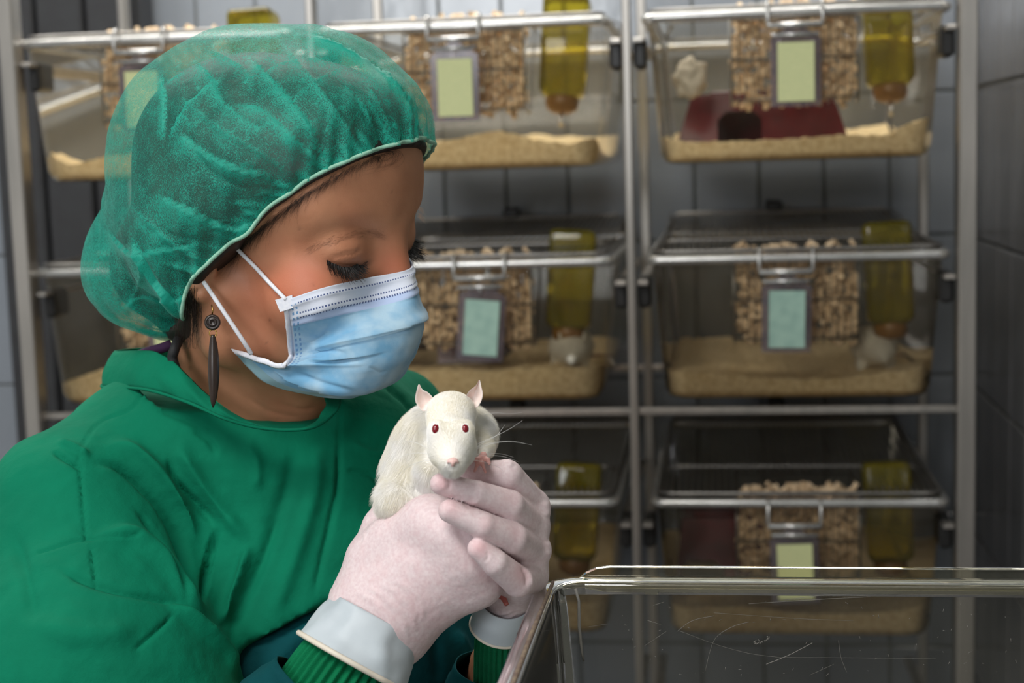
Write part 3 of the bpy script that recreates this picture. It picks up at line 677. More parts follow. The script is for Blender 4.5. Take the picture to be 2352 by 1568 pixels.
def cap_mat():
    m = bpy.data.materials.new('cap_nonwoven'); m.use_nodes = True; nt = m.node_tree; nt.nodes.clear()
    out = nd(nt, 'ShaderNodeOutputMaterial'); tc = nd(nt, 'ShaderNodeTexCoord')
    mp = nd(nt, 'ShaderNodeMapping'); mp.inputs['Scale'].default_value = (1, 2.2, 1); mp.inputs['Rotation'].default_value = (.3, .5, .7); nt.links.new(tc.outputs['Object'], mp.inputs[0])
    mp.inputs['Scale'].default_value = (.35, 1.6, 1.6); mp2 = nd(nt, 'ShaderNodeMapping'); mp2.inputs['Scale'].default_value = (1.6, 1.2, .3); mp2.inputs['Rotation'].default_value = (-.4, .9, -.5); nt.links.new(tc.outputs['Object'], mp2.inputs[0])
    w1 = setin(nd(nt, 'ShaderNodeTexNoise'), Scale=2300., Detail=3.); nt.links.new(mp2.outputs[0], w1.inputs['Vector'])
    n1 = setin(nd(nt, 'ShaderNodeTexNoise'), Scale=2300., Detail=3.); nt.links.new(mp.outputs[0], n1.inputs['Vector'])
    n2 = setin(nd(nt, 'ShaderNodeTexNoise'), Scale=130., Detail=3.); nt.links.new(tc.outputs['Object'], n2.inputs['Vector'])
    def math_(op, a, b_, c=None):
        q = nd(nt, 'ShaderNodeMath', operation=op)
        for i, v in enumerate((a, b_) if c is None else (a, b_, c)):
            if isinstance(v, (int, float)): q.inputs[i].default_value = v
            else: nt.links.new(v, q.inputs[i])
        return q.outputs[0]
    f = math_('MULTIPLY_ADD', w1.outputs['Fac'], .8, math_('MULTIPLY_ADD', n1.outputs['Fac'], .8, math_('MULTIPLY', n2.outputs['Fac'], .30)))
    dn = nd(nt, 'ShaderNodeAttribute', attribute_name='ply_density')
    al = math_('ADD', math_('MULTIPLY_ADD', f, 2.1, -1.86), dn.outputs['Fac'])
    cl = nd(nt, 'ShaderNodeClamp'); nt.links.new(al, cl.inputs[0]); cl.inputs['Min'].default_value = .16; cl.inputs['Max'].default_value = .97
    b = nd(nt, 'ShaderNodeBsdfPrincipled'); b.inputs['Base Color'].default_value = (.012, .49, .36, 1); b.inputs['Roughness'].default_value = .42; b.inputs['Specular IOR Level'].default_value = .5
    b.inputs['Sheen Weight'].default_value = .5; b.inputs['Sheen Roughness'].default_value = .35; b.inputs['Sheen Tint'].default_value = (.55, 1, .9, 1)
    tl = nd(nt, 'ShaderNodeBsdfTranslucent'); tl.inputs[0].default_value = (.03, .50, .38, 1); ms = nd(nt, 'ShaderNodeMixShader'); ms.inputs[0].default_value = .35
    nt.links.new(b.outputs[0], ms.inputs[1]); nt.links.new(tl.outputs[0], ms.inputs[2])
    tr = nd(nt, 'ShaderNodeBsdfTransparent'); mx = nd(nt, 'ShaderNodeMixShader'); nt.links.new(cl.outputs[0], mx.inputs[0]); nt.links.new(tr.outputs[0], mx.inputs[1]); nt.links.new(ms.outputs[0], mx.inputs[2])
    bp = setin(nd(nt, 'ShaderNodeBump'), Strength=.5, Distance=.0006); nt.links.new(f, bp.inputs['Height']); nt.links.new(bp.outputs[0], b.inputs['Normal'])
    nt.links.new(mx.outputs[0], out.inputs[0]); return m
M_cap = cap_mat()
M_elastic = simple('cap_elastic', (.30, .55, .42), (.22, .45, .34), rough=.8, scale=400)

PLOC = P(520, 784, 1.05); PLOC[2] = 0.0
person = empty('person', PLOC); tag(person, 'person in green gown, green cap and blue face mask, holding up a white rat', 'person')
def ppart(name, V, F, m, **k): return wpart(name, V, F, m, k.pop('parent', person), k.pop('loc', PLOC), **k)

# ------------------------------------------------------------------ head frame
OD = 1.0
HO = P(596, 573, OD)
Sc = np.array([-.48, -.175, .86]); Sc /= np.linalg.norm(Sc)
Fc = np.array([.86, -.30, 0]); Fc[2] = -(Fc @ Sc) / Sc[2]; Fc /= np.linalg.norm(Fc); Uc = np.cross(Sc, Fc)
FA, SA, UA = R @ Fc, R @ Sc, R @ Uc; HA = np.array([FA, SA, UA])
HO = HO + FA * .016
def H_(f, s, u): return HO + FA * f + SA * s + UA * u
hv = H_(0, 0, 0)
lo = P(380, 100, 1.0); 
gx = axis(HO[0] - .145, HO[0] + .135, .0019, HO[0] - .45, HO[0] + .42, .012)
gy = axis(HO[1] - .125, HO[1] + .115, .0019, HO[1] - .35, HO[1] + .35, .012)
gz = axis(HO[2] - .150, HO[2] + .150, .0019, 0.0, HO[2] + .17, .018)
B = Field(gx, gy, gz)
# skull and face
B.ell(H_(-.012, 0, .052), (.094, .073, .068), HA)
B.ell(H_(.028, 0, .066), (.0565, .062, .061), HA, k=.02)
B.ell(H_(.040, .002, -.002), (.048, .052, .060), HA, k=.02)
for s in (-1, 1):
    B.cone(H_(.071, s * .010, .048), .012, H_(.053, s * .044, .050), .012, k=.012)       # brow
    B.ell(H_(.056 - (.010 if s < 0 else 0), s * .039, -.004), (.026, .022, .022), HA, k=.016)                        # cheek
    B.cone(H_(.0, s * .050, -.020), .018, H_(.006, s * .046, -.045), .015, k=.02)
    B.cone(H_(.006, s * .046, -.045), .015, H_(.052, s * .010, -.054), .014, k=.018)
B.cone(H_(.058, .008, -.053), .015, H_(.058, -.008, -.053), .015, k=.014)
B.ell(H_(.061, 0, -.027), (.030, .030, .029), HA, k=.014)
for s in (-1, 1):
    B.ell(H_(.092, s * .034, .034), (.019, .018, .012), HA, k=.014, mode='sub')            # orbit
    B.ell(H_(.0680 - (.005 if s < 0 else 0), s * .032, .029), (.0135, .0165, .0125), HA, k=.009)                     # lidded eyeball
B.cone(H_(.081, 0, .040), .0070, H_(.093, 0, .010), .009, k=.010)                          # nose
B.ell(H_(.094, 0, .002), (.012, .012, .009), HA, k=.006)
for s in (-1, 1): B.ell(H_(.088, s * .011, -.001), (.010, .007, .008), HA, k=.005); B.ell(H_(.093, s * .006, -.009), (.006, .0035, .004), HA, k=.002, mode='sub')
B.cone(H_(.090, .016, -.028), .005, H_(.090, -.016, -.028), .005, k=.008); B.cone(H_(.086, .014, -.037), .006, H_(.086, -.014, -.037), .006, k=.008)
B.cone(H_(.096, .018, -.032), .0022, H_(.096, -.018, -.032), .0022, k=.002, mode='sub')
for s in (-1, 1):                                                                            # ears
    B.ell(H_(-.010, s * .068, .004), (.014, .004, .022), HA, k=.006); B.ell(H_(-.008, s * .073, .008), (.008, .004, .014), HA, k=.004, mode='sub')
    B.chain([(H_(-.002, s * .068, .022), .003), (H_(-.014, s * .069, .026), .003), (H_(-.024, s * .069, .012), .003), (H_(-.016, s * .069, -.006), .003), (H_(-.003, s * .070, -.016), .005)], k=.004)
# neck, shoulders, arms, torso, legs
nb = P(575, 1010, 1.09)
B.cone(H_(-.022, 0, -.02), .050, nb, .052, k=.03); B.cone(H_(.025, 0, -.045), .026, P(625, 1010, 1.045), .031, k=.03)
shn, shf = P(215, 1190, 1.0), P(900, 1040, 1.19)
B.cone(nb, .052, (shn + nb) / 2 + (0, 0, -.03), .036, k=.03); B.cone(nb, .052, (shf + nb) / 2 + (0, 0, -.03), .032, k=.03)
ct = P(560, 1250, 1.10)
pel_ = np.array([ct[0] - .03, ct[1] + .04, .92])
B.cone(nb - (0, 0, .03), .06, ct, .10, k=.05); B.cone(ct, .10, pel_, .11, k=.05)
eln, elf = P(400, 1830, .96), P(1100, 1760, 1.12)
wrn, wrf = P(825, 1510, .872), P(1152, 1450, .925)
for sh, el, wr0 in ((shn, eln, wrn), (shf, elf, wrf)):
    B.cone((sh + nb) / 2 - (0, 0, .03), .034, sh, .032, k=.02); B.cone(sh, .032, el, .034, k=.02); B.cone(el, .034, wr0, .013, k=.01)
for s, yaw in ((-1, 0), (1, 0)):
    hp0 = pel_ + np.array([.06 * s, .06 * s, -.02]); kn = np.array([hp0[0] + .01, hp0[1], .47]); an = np.array([hp0[0], hp0[1], .09])
    B.cone(pel_, .10, hp0, .085, k=.03); B.cone(hp0, .085, kn, .055, k=.02); B.cone(kn, .052, an, .035, k=.01); B.cone(an, .033, an + (.13, -.05, -.055), .03, k=.01)
V, Q = B.mesh(); V = lap(V, Q, 1, .4); N = normals(V, Q)
px_, py_, pd_ = PX(V)
L = (V - HO) @ HA.T            # head local
# eyelid creases, fine wrinkles on the near side
V = strokes(V, N, [([(752, 596), (790, 585), (820, 578), (838, 560)], 4, -.0010, 'g'), ([(742, 590), (762, 606), (790, 612), (822, 607), (840, 596)], 3.5, -.0012, 'g'),
                   ([(640, 925), (690, 940), (730, 935)], 4, -.0006, 'g'), ([(560, 905), (620, 945), (700, 960)], 5, -.0007, 'g')])
e = np.exp(-(((px_ - 700) / 90) ** 2 + ((py_ - 650) / 55) ** 2)) * .9 + np.exp(-(((px_ - 900) / 55) ** 2 + ((py_ - 610) / 40) ** 2)) * .8 + np.exp(-(((px_ - 600) / 110) ** 2 + ((py_ - 690) / 90) ** 2)) * .45
blush = np.clip(e + .25 * vnoise(V * 60, 3), 0, 1) * (L[:, 0] > -.02) * .55
brown = np.zeros(len(V))
for (mx_, my_, rr, st) in ((689, 525, 4, .45), (732, 571, 3, .4), (720, 654, 2.5, .5), (698, 565, 3, .3), (620, 735, 3, .6), (613, 787, 2.5, .4), (437, 845, 4, .6), (640, 960, 3, .4), (900, 440, 2.5, .3), (675, 975, 2.5, .5), (780, 470, 3, .2)):
    brown = np.maximum(brown, st * np.exp(-((px_ - mx_) ** 2 + (py_ - my_) ** 2) / rr ** 2))
# brownish socket shading and dark lash line painted into the lid colour
for s in (-1, 1):
    u = L[:, 2] - .0205 - (L[:, 1] * s - .032) ** 2 * 14; brown = np.maximum(brown, .32 * np.exp(-(u / .008) ** 2) * np.exp(-((L[:, 1] * s - .034) / .020) ** 2) * (L[:, 0] > .05)); brown = np.maximum(brown, .85 * np.exp(-(u / .0028) ** 2) * np.exp(-((L[:, 1] * s - .032) / .014) ** 4) * (L[:, 0] > .05))
qb, _, _ = polydist(px_, py_, catmull([(705, 580), (755, 558), (805, 542), (850, 536), (884, 545)], 30)); brown = np.maximum(brown, .16 * np.exp(-(qb / 9) ** 2))
ppart('body', V, Q, M_skin, attrs={'blush': blush, 'brown': brown})

# ------------------------------------------------------------------ hair and cap
UBX = np.array([-.17, -.10, -.039, -.003, .006, .019, .037, .055, .075, .09, .14]); UBY = np.array([-.13, -.095, -.048, -.011, .002, .020, .046, .067, .087, .100, .125])
def hgt(V):
    l = (V - HO) @ HA.T; return (l[..., 2] - np.interp(l[..., 0], UBX, UBY)) * .75
hx0, hx1 = HO - .19, HO + .17
G = Field(np.arange(hx0[0], hx1[0], .0021), np.arange(HO[1] - .13, HO[1] + .13, .0021), np.arange(HO[2] - .13, HO[2] + .17, .0021))
G.ell(H_(-.012, 0, .054), (.100, .077, .074), HA); G.ell(H_(.028, 0, .066), (.0605, .0635, .0615), HA, k=.02)
G.ell(H_(-.035, 0, .004), (.062, .066, .050), HA, k=.03); 
G.ell(P(340, 620, 1.03), (.023, .030, .026), k=.03); G.cone(P(410, 590, 1.02), .030, P(410, 670, 1.02), .020, k=.03)
for s_ in (-1, 1): G.ell(H_(-.014, s_ * .063, .012), (.028, .0135, .032), HA, k=.02)
GX = np.stack(np.broadcast_arrays(*G.coords()), -1)
hh = hgt(GX.reshape(-1, 3)).reshape(G.F.shape); HAIR = G.copy()
hl = ((GX.reshape(-1, 3) - HO) @ HA.T).reshape(G.F.shape + (3,))
HAIR.F = np.maximum(HAIR.F, -(hh + np.interp(hl[..., 0], [-.02, .0, .02, .045, .065, .09], [.003, -.003, -.003, -.0005, -.0005, -.001]))).astype(np.float32)
HAIR.cone(P(452, 660, .965), .012, P(438, 735, .99), .009, k=.015); HAIR.cone(P(425, 680, 1.0), .018, P(430, 745, 1.01), .013, k=.02)
# the cap: hair volume pushed outwards, puffed at the back, tight at the elastic
t = smooth01(hh / .035); off = .0015 + .0095 * t
C_ = G.copy(); C_.F = (G.F - off).astype(np.float32)
C_.cone(P(435, 340, .99), .041, P(425, 450, .99), .039, k=.03); C_.cone(P(560, 235, .98), .039, P(700, 215, .97), .036, k=.03); C_.cone(P(790, 225, .96), .029, P(860, 275, .95), .023, k=.03)
C_.cone(P(885, 290, .955), .017, P(880, 295, 1.02), .020, k=.02)
C_.ell(P(322, 600, 1.02), (.024, .032, .028), k=.03); C_.cone(P(318, 630, 1.02), .023, P(368, 692, 1.01), .0165, k=.03)
for s_ in (-1, 1): C_.ell(H_(-.010, s_ * .066, .004), (.026, .013, .034), HA, k=.03)
HAIR.F = np.maximum(HAIR.F, np.where(hh > -.002, C_.F + .0030, -1)).astype(np.float32)
V, Q = HAIR.mesh(); ppart('hair', lap(V, Q, 1), Q, M_hair)
V, Q = C_.mesh(); V = lap(V, Q, 1); keep = (hgt(V) > .0005) | (PX(V)[0] < 428)
V, Q, _ = cut(V, Q, keep); N = normals(V, Q); loose = smooth01((samp(HAIR, V) - .007) / .010); h = hgt(V); l = (V - HO) @ HA.T
ang = np.arctan2(l[:, 1], l[:, 0] * .6 + l[:, 2] * .8 - .03)
arc = np.arctan2(l[:, 0] - .0, np.abs(l[:, 1]) + .02)
pl = np.sin(arc * 46 + 2.5 * np.sin(arc * 9) + 1.5 * vnoise(V * 30, 4)) * np.exp(-np.maximum(h, 0) / .020) * .0022
pl += np.sin(arc * 19 + 3 * np.sin(arc * 5) + 4 * h / .05) * np.exp(-np.maximum(h, 0) / .05) * .0022
big = .0022 * vnoise(V * 28, 8) + .0012 * vnoise(V * 60, 9)
V = V + N * (pl + big)[:, None]
FOLD = []
for k_ in range(26):
    a_ = k_ / 25; bx_, by_ = 560 + 400 * a_, 560 - 245 * a_ ** .8; ln_ = rng.uniform(50, 150); th_ = math.radians(200 - 95 * a_ + rng.uniform(-12, 12)); FOLD.append(([(bx_, by_), (bx_ + .5 * ln_ * math.cos(th_) + rng.uniform(-8, 8), by_ - .5 * ln_ * abs(math.sin(th_)) - 6), (bx_ + ln_ * math.cos(th_), by_ - ln_ * abs(math.sin(th_)) - 10)], rng.uniform(3.5, 7), .0016, k_ % 2))
for k_ in range(34):
    bx_, by_ = rng.uniform(300, 900), rng.uniform(110, 560); th_ = rng.uniform(-1.2, 1.3); ln_ = rng.uniform(30, 90); c_ = rng.uniform(-14, 14); FOLD.append(([(bx_, by_), (bx_ + .5 * ln_ * math.cos(th_) + c_, by_ + .5 * ln_ * math.sin(th_) - c_), (bx_ + ln_ * math.cos(th_), by_ + ln_ * math.sin(th_))], rng.uniform(2.5, 5), .0011, 0))
FOLD += [([(560, 120), (640, 200), (700, 270), (735, 330)], 11, .0030, 1), ([(640, 90), (720, 190), (800, 300), (850, 400)], 12, .0030, 0), ([(690, 70), (790, 110), (880, 170), (950, 230)], 13, .0030, 1),
        ([(430, 130), (480, 170), (520, 240), (620, 310)], 9, .0028, 1), ([(395, 290), (470, 350), (560, 390), (640, 400)], 14, .0035, 1), ([(400, 205), (500, 290), (600, 350), (690, 420)], 10, .003, 0),
        ([(350, 440), (430, 480), (520, 520), (600, 510)], 14, .0035, 1), ([(290, 460), (400, 560), (480, 600), (540, 590)], 10, .003, 0), ([(300, 540), (350, 640), (400, 700), (420, 720)], 15, .004, 1),
        ([(240, 520), (300, 580), (380, 570), (470, 560)], 9, .0025, 1), ([(880, 150), (930, 220), (960, 280)], 10, .0025, 1), ([(840, 190), (880, 260), (900, 320)], 8, .0022, 0), ([(370, 160), (380, 240), (375, 330)], 7, .0022, 1),
        ([(380, 330), (430, 240), (520, 170)], 6, .0020, 1), ([(660, 240), (720, 190), (800, 150)], 6, .0018, 0), ([(780, 180), (840, 250), (870, 330)], 8, .0022, 1), ([(300, 560), (330, 620), (300, 700)], 7, .0025, 0),
        ([(270, 720), (320, 680), (400, 690), (440, 670)], 7, .002, 1), ([(520, 240), (600, 250), (690, 330), (760, 380)], 12, .0026, 1), ([(470, 110), (560, 160), (590, 230)], 6, .002, 0), ([(500, 640), (430, 620), (360, 600)], 8, .002, 0),
        ([(590, 210), (640, 260), (655, 330)], 6, -.002, 0), ([(330, 520), (420, 545), (520, 560)], 8, -.0025, 0), ([(420, 290), (480, 390), (580, 440)], 10, -.003, 0), ([(740, 140), (820, 230), (850, 310)], 9, -.0025, 0)]
x, y, d = PX(V); view = (V - CAM); view /= np.linalg.norm(view, axis=1)[:, None]; near = smooth01(-(N * view).sum(1) * 3 + .3)
dens = np.zeros(len(V))
for poly, wd, hgt_, s_ in FOLD:
    q, sd, t = polydist(x, y, catmull(poly, 24)); tp = smooth01(t / .2) * smooth01((1 - t) / .2)
    if hgt_ > 0: dens = np.maximum(dens, (.78 if s_ else .5) * np.where(sd > 0, np.exp(-q / (1.9 * wd)), np.exp(-(q / (.28 * wd)) ** 2)) * tp * near)
dens = dens * .9 + .34 * loose + .30 * np.exp(-np.maximum(h, 0) / .010) + .16 * np.clip(pl / .0022, 0, 1) + .07 * np.clip(vnoise(V * 45, 11), 0, 1)
V = strokes(V, N, [(p, wd * .55, hh_ * .8, 'step' if s_ else 'g') for p, wd, hh_, s_ in FOLD])
cap = ppart('bouffant_cap', V, Q, M_cap, attrs={'ply_density': dens})
# elastic: follow the cut edge on the near side
def edge_pts():
    pts = []
    for t in np.linspace(-1, 1, 90):
        best = None
    return pts
e_ = np.concatenate([Q[:, [0, 1]], Q[:, [1, 2]], Q[:, [2, 3]], Q[:, [3, 0]]]); es = np.sort(e_, 1); u, c = np.unique(es, axis=0, return_counts=True); bd = u[c == 1]
adj = {}
for a, b in bd: adj.setdefault(a, []).append(b); adj.setdefault(b, []).append(a)
loops = []; seen = set()
for s0 in adj:
    if s0 in seen: continue
    lp = [s0]; seen.add(s0); cur = s0
    while True:
        nx = [q for q in adj[cur] if q not in seen]
        if not nx: break
        cur = nx[0]; seen.add(cur); lp.append(cur)
    loops.append(lp)
lp = max(loops, key=len); E = V[lp]
for _ in range(12): E = .5 * E + .25 * (np.roll(E, 1, 0) + np.roll(E, -1, 0))
E = E[::2]; E = E + .0006 * (E - E.mean(0)) / np.linalg.norm(E - E.mean(0), axis=1)[:, None]; tv, tf = tube_geo(E, .0013, 6, closed=True)
o = wpart('elastic_hem', tv, tf, M_elastic, cap, PLOC); o.location = (0, 0, 0)

# hair fibres helper (curves object)
def fibres(name, roots, paths, rad, m, parent, loc, kind='stuff', tip=.2):
    """paths: (n, k, 3) world points"""
    n, k, _ = paths.shape; cu = bpy.data.hair_curves.new(name); cu.add_curves([k] * n)
    cu.points.foreach_set('position', (paths - np.asarray(loc)).astype(np.float32).ravel())
    r = np.asarray(rad)[:, None] * np.linspace(1, tip, k)[None]; r = np.broadcast_to(r, (n, k))
    a = cu.attributes.get('radius') or cu.attributes.new('radius', 'FLOAT', 'POINT'); a.data.foreach_set('value', np.ascontiguousarray(r, dtype=np.float32).ravel())
    cu.materials.append(m); o = bpy.data.objects.new(name, cu); COL.objects.link(o); o.parent = parent
    if kind: o['kind'] = kind
    return o
def cluster(n, fn, k=7): return np.array([[fn(i, t) for t in np.linspace(0, 1, k)] for i in range(n)])
# eyelashes, near and far
def lash(s, n):
    P_ = []
    for i in range(n):
        a = i / (n - 1) * 2 - 1; r = rng.normal(size=3) * .0006
        root = np.array([.0800 - .010 * a * a - (.004 if s < 0 else 0), s * (.034 + a * .0155), .0215 - (.0030 * a if s > 0 else 0) + .004 * a * a + abs(a) ** 3 * .002]) + r * .4
        dirn = np.array([.62, s * (.60 * a + .10), -.80]) + rng.normal(size=3) * .10; L_ = .0100 * (1.05 - .4 * a * a + (.25 * a if s else 0)) * rng.uniform(.75, 1.1)
        P_.append([H_(*(root + dirn * L_ * t + np.array([.0016, 0, .0030]) * t * t)) for t in np.linspace(0, 1, 6)])
    return np.array(P_)
for s in (1, -1): fibres('eyelashes', None, lash(s, 220), np.full(220, .00027), M_lash, person, PLOC)
# eyebrows: short soft hairs
def brow(s, n):
    P_ = []
    for i in range(n):
        a = rng.uniform(0, 1); ss = .012 + a * .042; f = .0905 - 4.6 * max(ss - .012, 0) ** 2 * 3.4; u = .0445 + .012 * math.sin(a * 2.4) + rng.normal() * .0018
        root = np.array([f, s * ss, u]); dirn = np.array([-.35 * a, s * 1., .25 - .5 * a]) + rng.normal(size=3) * .15
        P_.append([H_(*(root + dirn * .006 * t)) for t in np.linspace(0, 1, 4)])
    return np.array(P_)
def hit(fld, px, py, d0=.7, d1=1.3, step=.001):
    ds = np.arange(d0, d1, step); v = samp(fld, np.array([P(px, py, d) for d in ds])); k = np.nonzero(v < 0)[0]
    if not len(k): return None
    i = k[0]
    if i == 0 or v[i - 1] > .05: return ds[i]
    return ds[i - 1] + step * v[i - 1] / (v[i - 1] - v[i])
def onskin(px, py, lift=.001, dflt=1.0, fld=None):
    d = hit(fld or B, px, py); return P(px, py, (d if d is not None else dflt) - lift)
# brows
bp_ = catmull([(712, 574), (755, 556), (805, 541), (850, 535), (884, 545)], 60); PB = []
for i in range(260):
    a = rng.integers(0, 58); q = bp_[a] + rng.normal(size=2) * (3, 5); tv_ = bp_[a + 1] - bp_[a]; tv_ /= np.linalg.norm(tv_); r0 = onskin(*q, .0001); e1 = q - tv_ * 14 * rng.uniform(.6, 1.1) + rng.normal(size=2) * 2.5
    r1 = onskin(*e1, .0006); PB.append([r0 + (r1 - r0) * t for t in (0, .35, .7, 1)])
fibres('eyebrow', None, np.array(PB), np.full(260, .000032), M_brow, person, PLOC)
PB = [[P(962 + rng.uniform(-4, 2), 478 + 22 * t0, .985) + CV(.0045 * t, -.002 * t * (1 + t), 0) * rng.uniform(.7, 1) for t in (0, .5, 1)] for t0 in rng.uniform(-.3, 1, 60)]
fibres('eyebrow', None, np.array(PB), np.full(60, .00006), M_fuzz, person, PLOC)
# stray hair: forehead curl, temple wisps, nape strands
ST = []
for i in range(46):
    x0, y0 = 846 + rng.uniform(0, 62), 352 + rng.uniform(-6, 8) - .25 * 0; y0 = 362 - (x0 - 846) * .30 + rng.uniform(-4, 3); sw = rng.uniform(10, 30); ph = rng.uniform(.8, 1.3)
    ST.append([onskin(x0 + sw * math.sin(t * 3.6 * ph), y0 + sw * (1 - math.cos(t * 3.2 * ph)) * .7, .0008, .96) for t in np.linspace(0, 1, 9)])
for i in range(800):
    a = rng.uniform(0, 1) ** 1.7; e0 = np.array([545 + 345 * a, 572 - 222 * a - 25 * math.sin(a * 3.1)]) + rng.normal(size=2) * 3; L_ = rng.uniform(20, 75) * (1.15 - .8 * a)
    dr = np.array([-.78 + .35 * a, .66 - .1 * a]) + rng.normal(size=2) * .16 + np.array([.30, .30]) * rng.uniform(0, 1); dr /= np.linalg.norm(dr); n_ = np.array([-dr[1], dr[0]]) * rng.uniform(-.25, .12)
    ST.append([onskin(*(e0 + dr * L_ * t - n_ * L_ * t * t), .0006, .96) for t in np.linspace(0, 1, 9)])
fibres('hair_wisps', None, np.array(ST), np.full(len(ST), .000045), M_strand, person, PLOC)
ST = []
for i in range(420):
    x0 = rng.uniform(405, 482); y0 = 655 + rng.uniform(0, 60); d0 = hit(HAIR, x0, y0) or hit(B, x0, y0) or .98; L_ = rng.uniform(40, 130) * (1 if x0 < 460 else .8); bx = rng.uniform(-18, 14)
    ST.append([P(x0 + bx * t + 10 * math.sin(t * 3 + i) * t, min(y0 + L_ * t, 800), d0 - .003 + .010 * t * t) for t in np.linspace(0, 1, 9)])
for i in range(14):
    x0 = rng.uniform(380, 430); ST.append([P(x0 + rng.uniform(-1, 1) * 3 + (rng.uniform(-16, 20)) * t, 735 + 55 * t, 1.0) for t in np.linspace(0, 1, 9)])
ST.append([P(218 - 48 * t, 520 + 6 * math.sin(t * 3), 1.03) for t in np.linspace(0, 1, 9)])
fibres('hair_wisps', None, np.array(ST), np.full(len(ST), .00011), M_strand, person, PLOC)

# ------------------------------------------------------------------ face mask
def mask_mat():
    m, nt, b = mat('mask_nonwoven', (.30, .58, .80), .75); b.inputs['Sheen Weight'].default_value = .3; b.inputs['Specular IOR Level'].default_value = .2
    uvn = nd(nt, 'ShaderNodeUVMap'); sp = nd(nt, 'ShaderNodeSeparateXYZ'); nt.links.new(uvn.outputs[0], sp.inputs[0]); U_, V_ = sp.outputs[0], sp.outputs[1]
    def mt(op, a, b_=0., c=0.):
        q = nd(nt, 'ShaderNodeMath', operation=op)
        for i, v in enumerate((a, b_, c)):
            if isinstance(v, (int, float)): q.inputs[i].default_value = v
            else: nt.links.new(v, q.inputs[i])
        return q.outputs[0]
    tc = nd(nt, 'ShaderNodeTexCoord'); n = setin(nd(nt, 'ShaderNodeTexNoise'), Scale=45., Detail=4.); nt.links.new(tc.outputs['Object'], n.inputs['Vector'])
    r = nd(nt, 'ShaderNodeValToRGB'); r.color_ramp.elements[0].position = .38; r.color_ramp.elements[1].position = .62; r.color_ramp.elements[0].color = (.20, .46, .70, 1); r.color_ramp.elements[1].color = (.46, .66, .80, 1); nt.links.new(n.outputs['Fac'], r.inputs[0])
    def mixc(f, a, col):
        mx = nd(nt, 'ShaderNodeMix', data_type='RGBA'); nt.links.new(f, mx.inputs[0]); nt.links.new(a, mx.inputs[6]); mx.inputs[7].default_value = (*col, 1); return mx.outputs[2]
    col = mixc(mt('LESS_THAN', V_, .205), r.outputs[0], (.50, .62, .86))
    band = mt('LESS_THAN', V_, .160); edge = mt('LESS_THAN', U_, .030); col = mixc(mt('MAXIMUM', band, edge), col, (.74, .79, .90))
    def dots(coord, c0, w, along, freq):
        ln = mt('LESS_THAN', mt('ABSOLUTE', mt('SUBTRACT', coord, c0)), w); return mt('MULTIPLY', ln, mt('GREATER_THAN', mt('SINE', mt('MULTIPLY', along, freq)), -.1))
    dd = mt('MAXIMUM', mt('MAXIMUM', dots(V_, .050, .0055, U_, 420.), dots(V_, .128, .0055, U_, 420.)), dots(V_, .160, .0055, U_, 420.))
    dd = mt('MULTIPLY', dd, mt('GREATER_THAN', U_, .07)); col = mixc(dd, col, (.10, .14, .30))
    ed = mt('MAXIMUM', dots(U_, .040, .005, V_, 170.), dots(U_, .062, .005, V_, 170.)); ed = mt('MULTIPLY', ed, mt('GREATER_THAN', V_, .05)); col = mixc(ed, col, (.18, .36, .62))
    bt = mt('MULTIPLY', mt('GREATER_THAN', V_, .93), mt('LESS_THAN', U_, .5)); col = mixc(bt, col, (.30, .50, .58))
    nt.links.new(col, b.inputs['Base Color'])
    n2 = setin(nd(nt, 'ShaderNodeTexNoise'), Scale=1800., Detail=2.); nt.links.new(tc.outputs['Object'], n2.inputs['Vector'])
    h = mt('SUBTRACT', mt('MULTIPLY', n2.outputs['Fac'], .4), mt('MAXIMUM', dd, ed)); bp = setin(nd(nt, 'ShaderNodeBump'), Strength=.4, Distance=.0004); nt.links.new(h, bp.inputs['Height']); nt.links.new(bp.outputs[0], b.inputs['Normal'])
    tl = nd(nt, 'ShaderNodeBsdfTranslucent'); nt.links.new(col, tl.inputs[0]); mx = nd(nt, 'ShaderNodeMixShader'); mx.inputs[0].default_value = .18
    out = nt.nodes['Material Output']; nt.links.new(b.outputs[0], mx.inputs[1]); nt.links.new(tl.outputs[0], mx.inputs[2]); nt.links.new(mx.outputs[0], out.inputs[0]); return m
M_mask = mask_mat(); M_loop = simple('ear_loop_elastic', (.80, .81, .86), (.7, .72, .78), rough=.85, scale=600)
K = -1   # take the depth from the skin
rowsM = [(0, [(652, 690, K), (745, 660, K), (850, 637, K), (943, 616, .948), (938, 592, .985), (880, 575, 1.03)]),
         (.15, [(658, 735, K), (752, 708, K), (857, 686, K), (949, 660, .938), (950, 640, .98), (900, 620, 1.03)]),
         (.30, [(662, 782, K), (760, 765, .925), (866, 742, .922), (962, 712, .938), (960, 690, .985), (910, 660, 1.04)]),
         (.42, [(665, 818, K), (762, 797, .921), (872, 772, .917), (970, 743, .938), (965, 720, .99), (915, 690, 1.04)]),
         (.55, [(655, 836, .925), (755, 828, .922), (865, 815, .918), (962, 785, .938), (958, 760, .99), (900, 730, 1.04)]),
         (.70, [(632, 838, .928), (735, 855, .925), (850, 855, .920), (944, 830, .942), (940, 810, .99), (880, 780, 1.04)]),
         (.86, [(585, 822, .94), (680, 878, .932), (805, 898, .928), (905, 872, .948), (905, 850, .99), (850, 820, 1.03)]),
         (1.0, [(531, 804, .955), (612, 880, .948), (712, 908, .948), (808, 914, .955), (850, 890, .99), (810, 850, 1.02)])]
uc = [0, .22, .45, .70, .85, 1.0]; CP = np.zeros((len(rowsM), 6, 3))
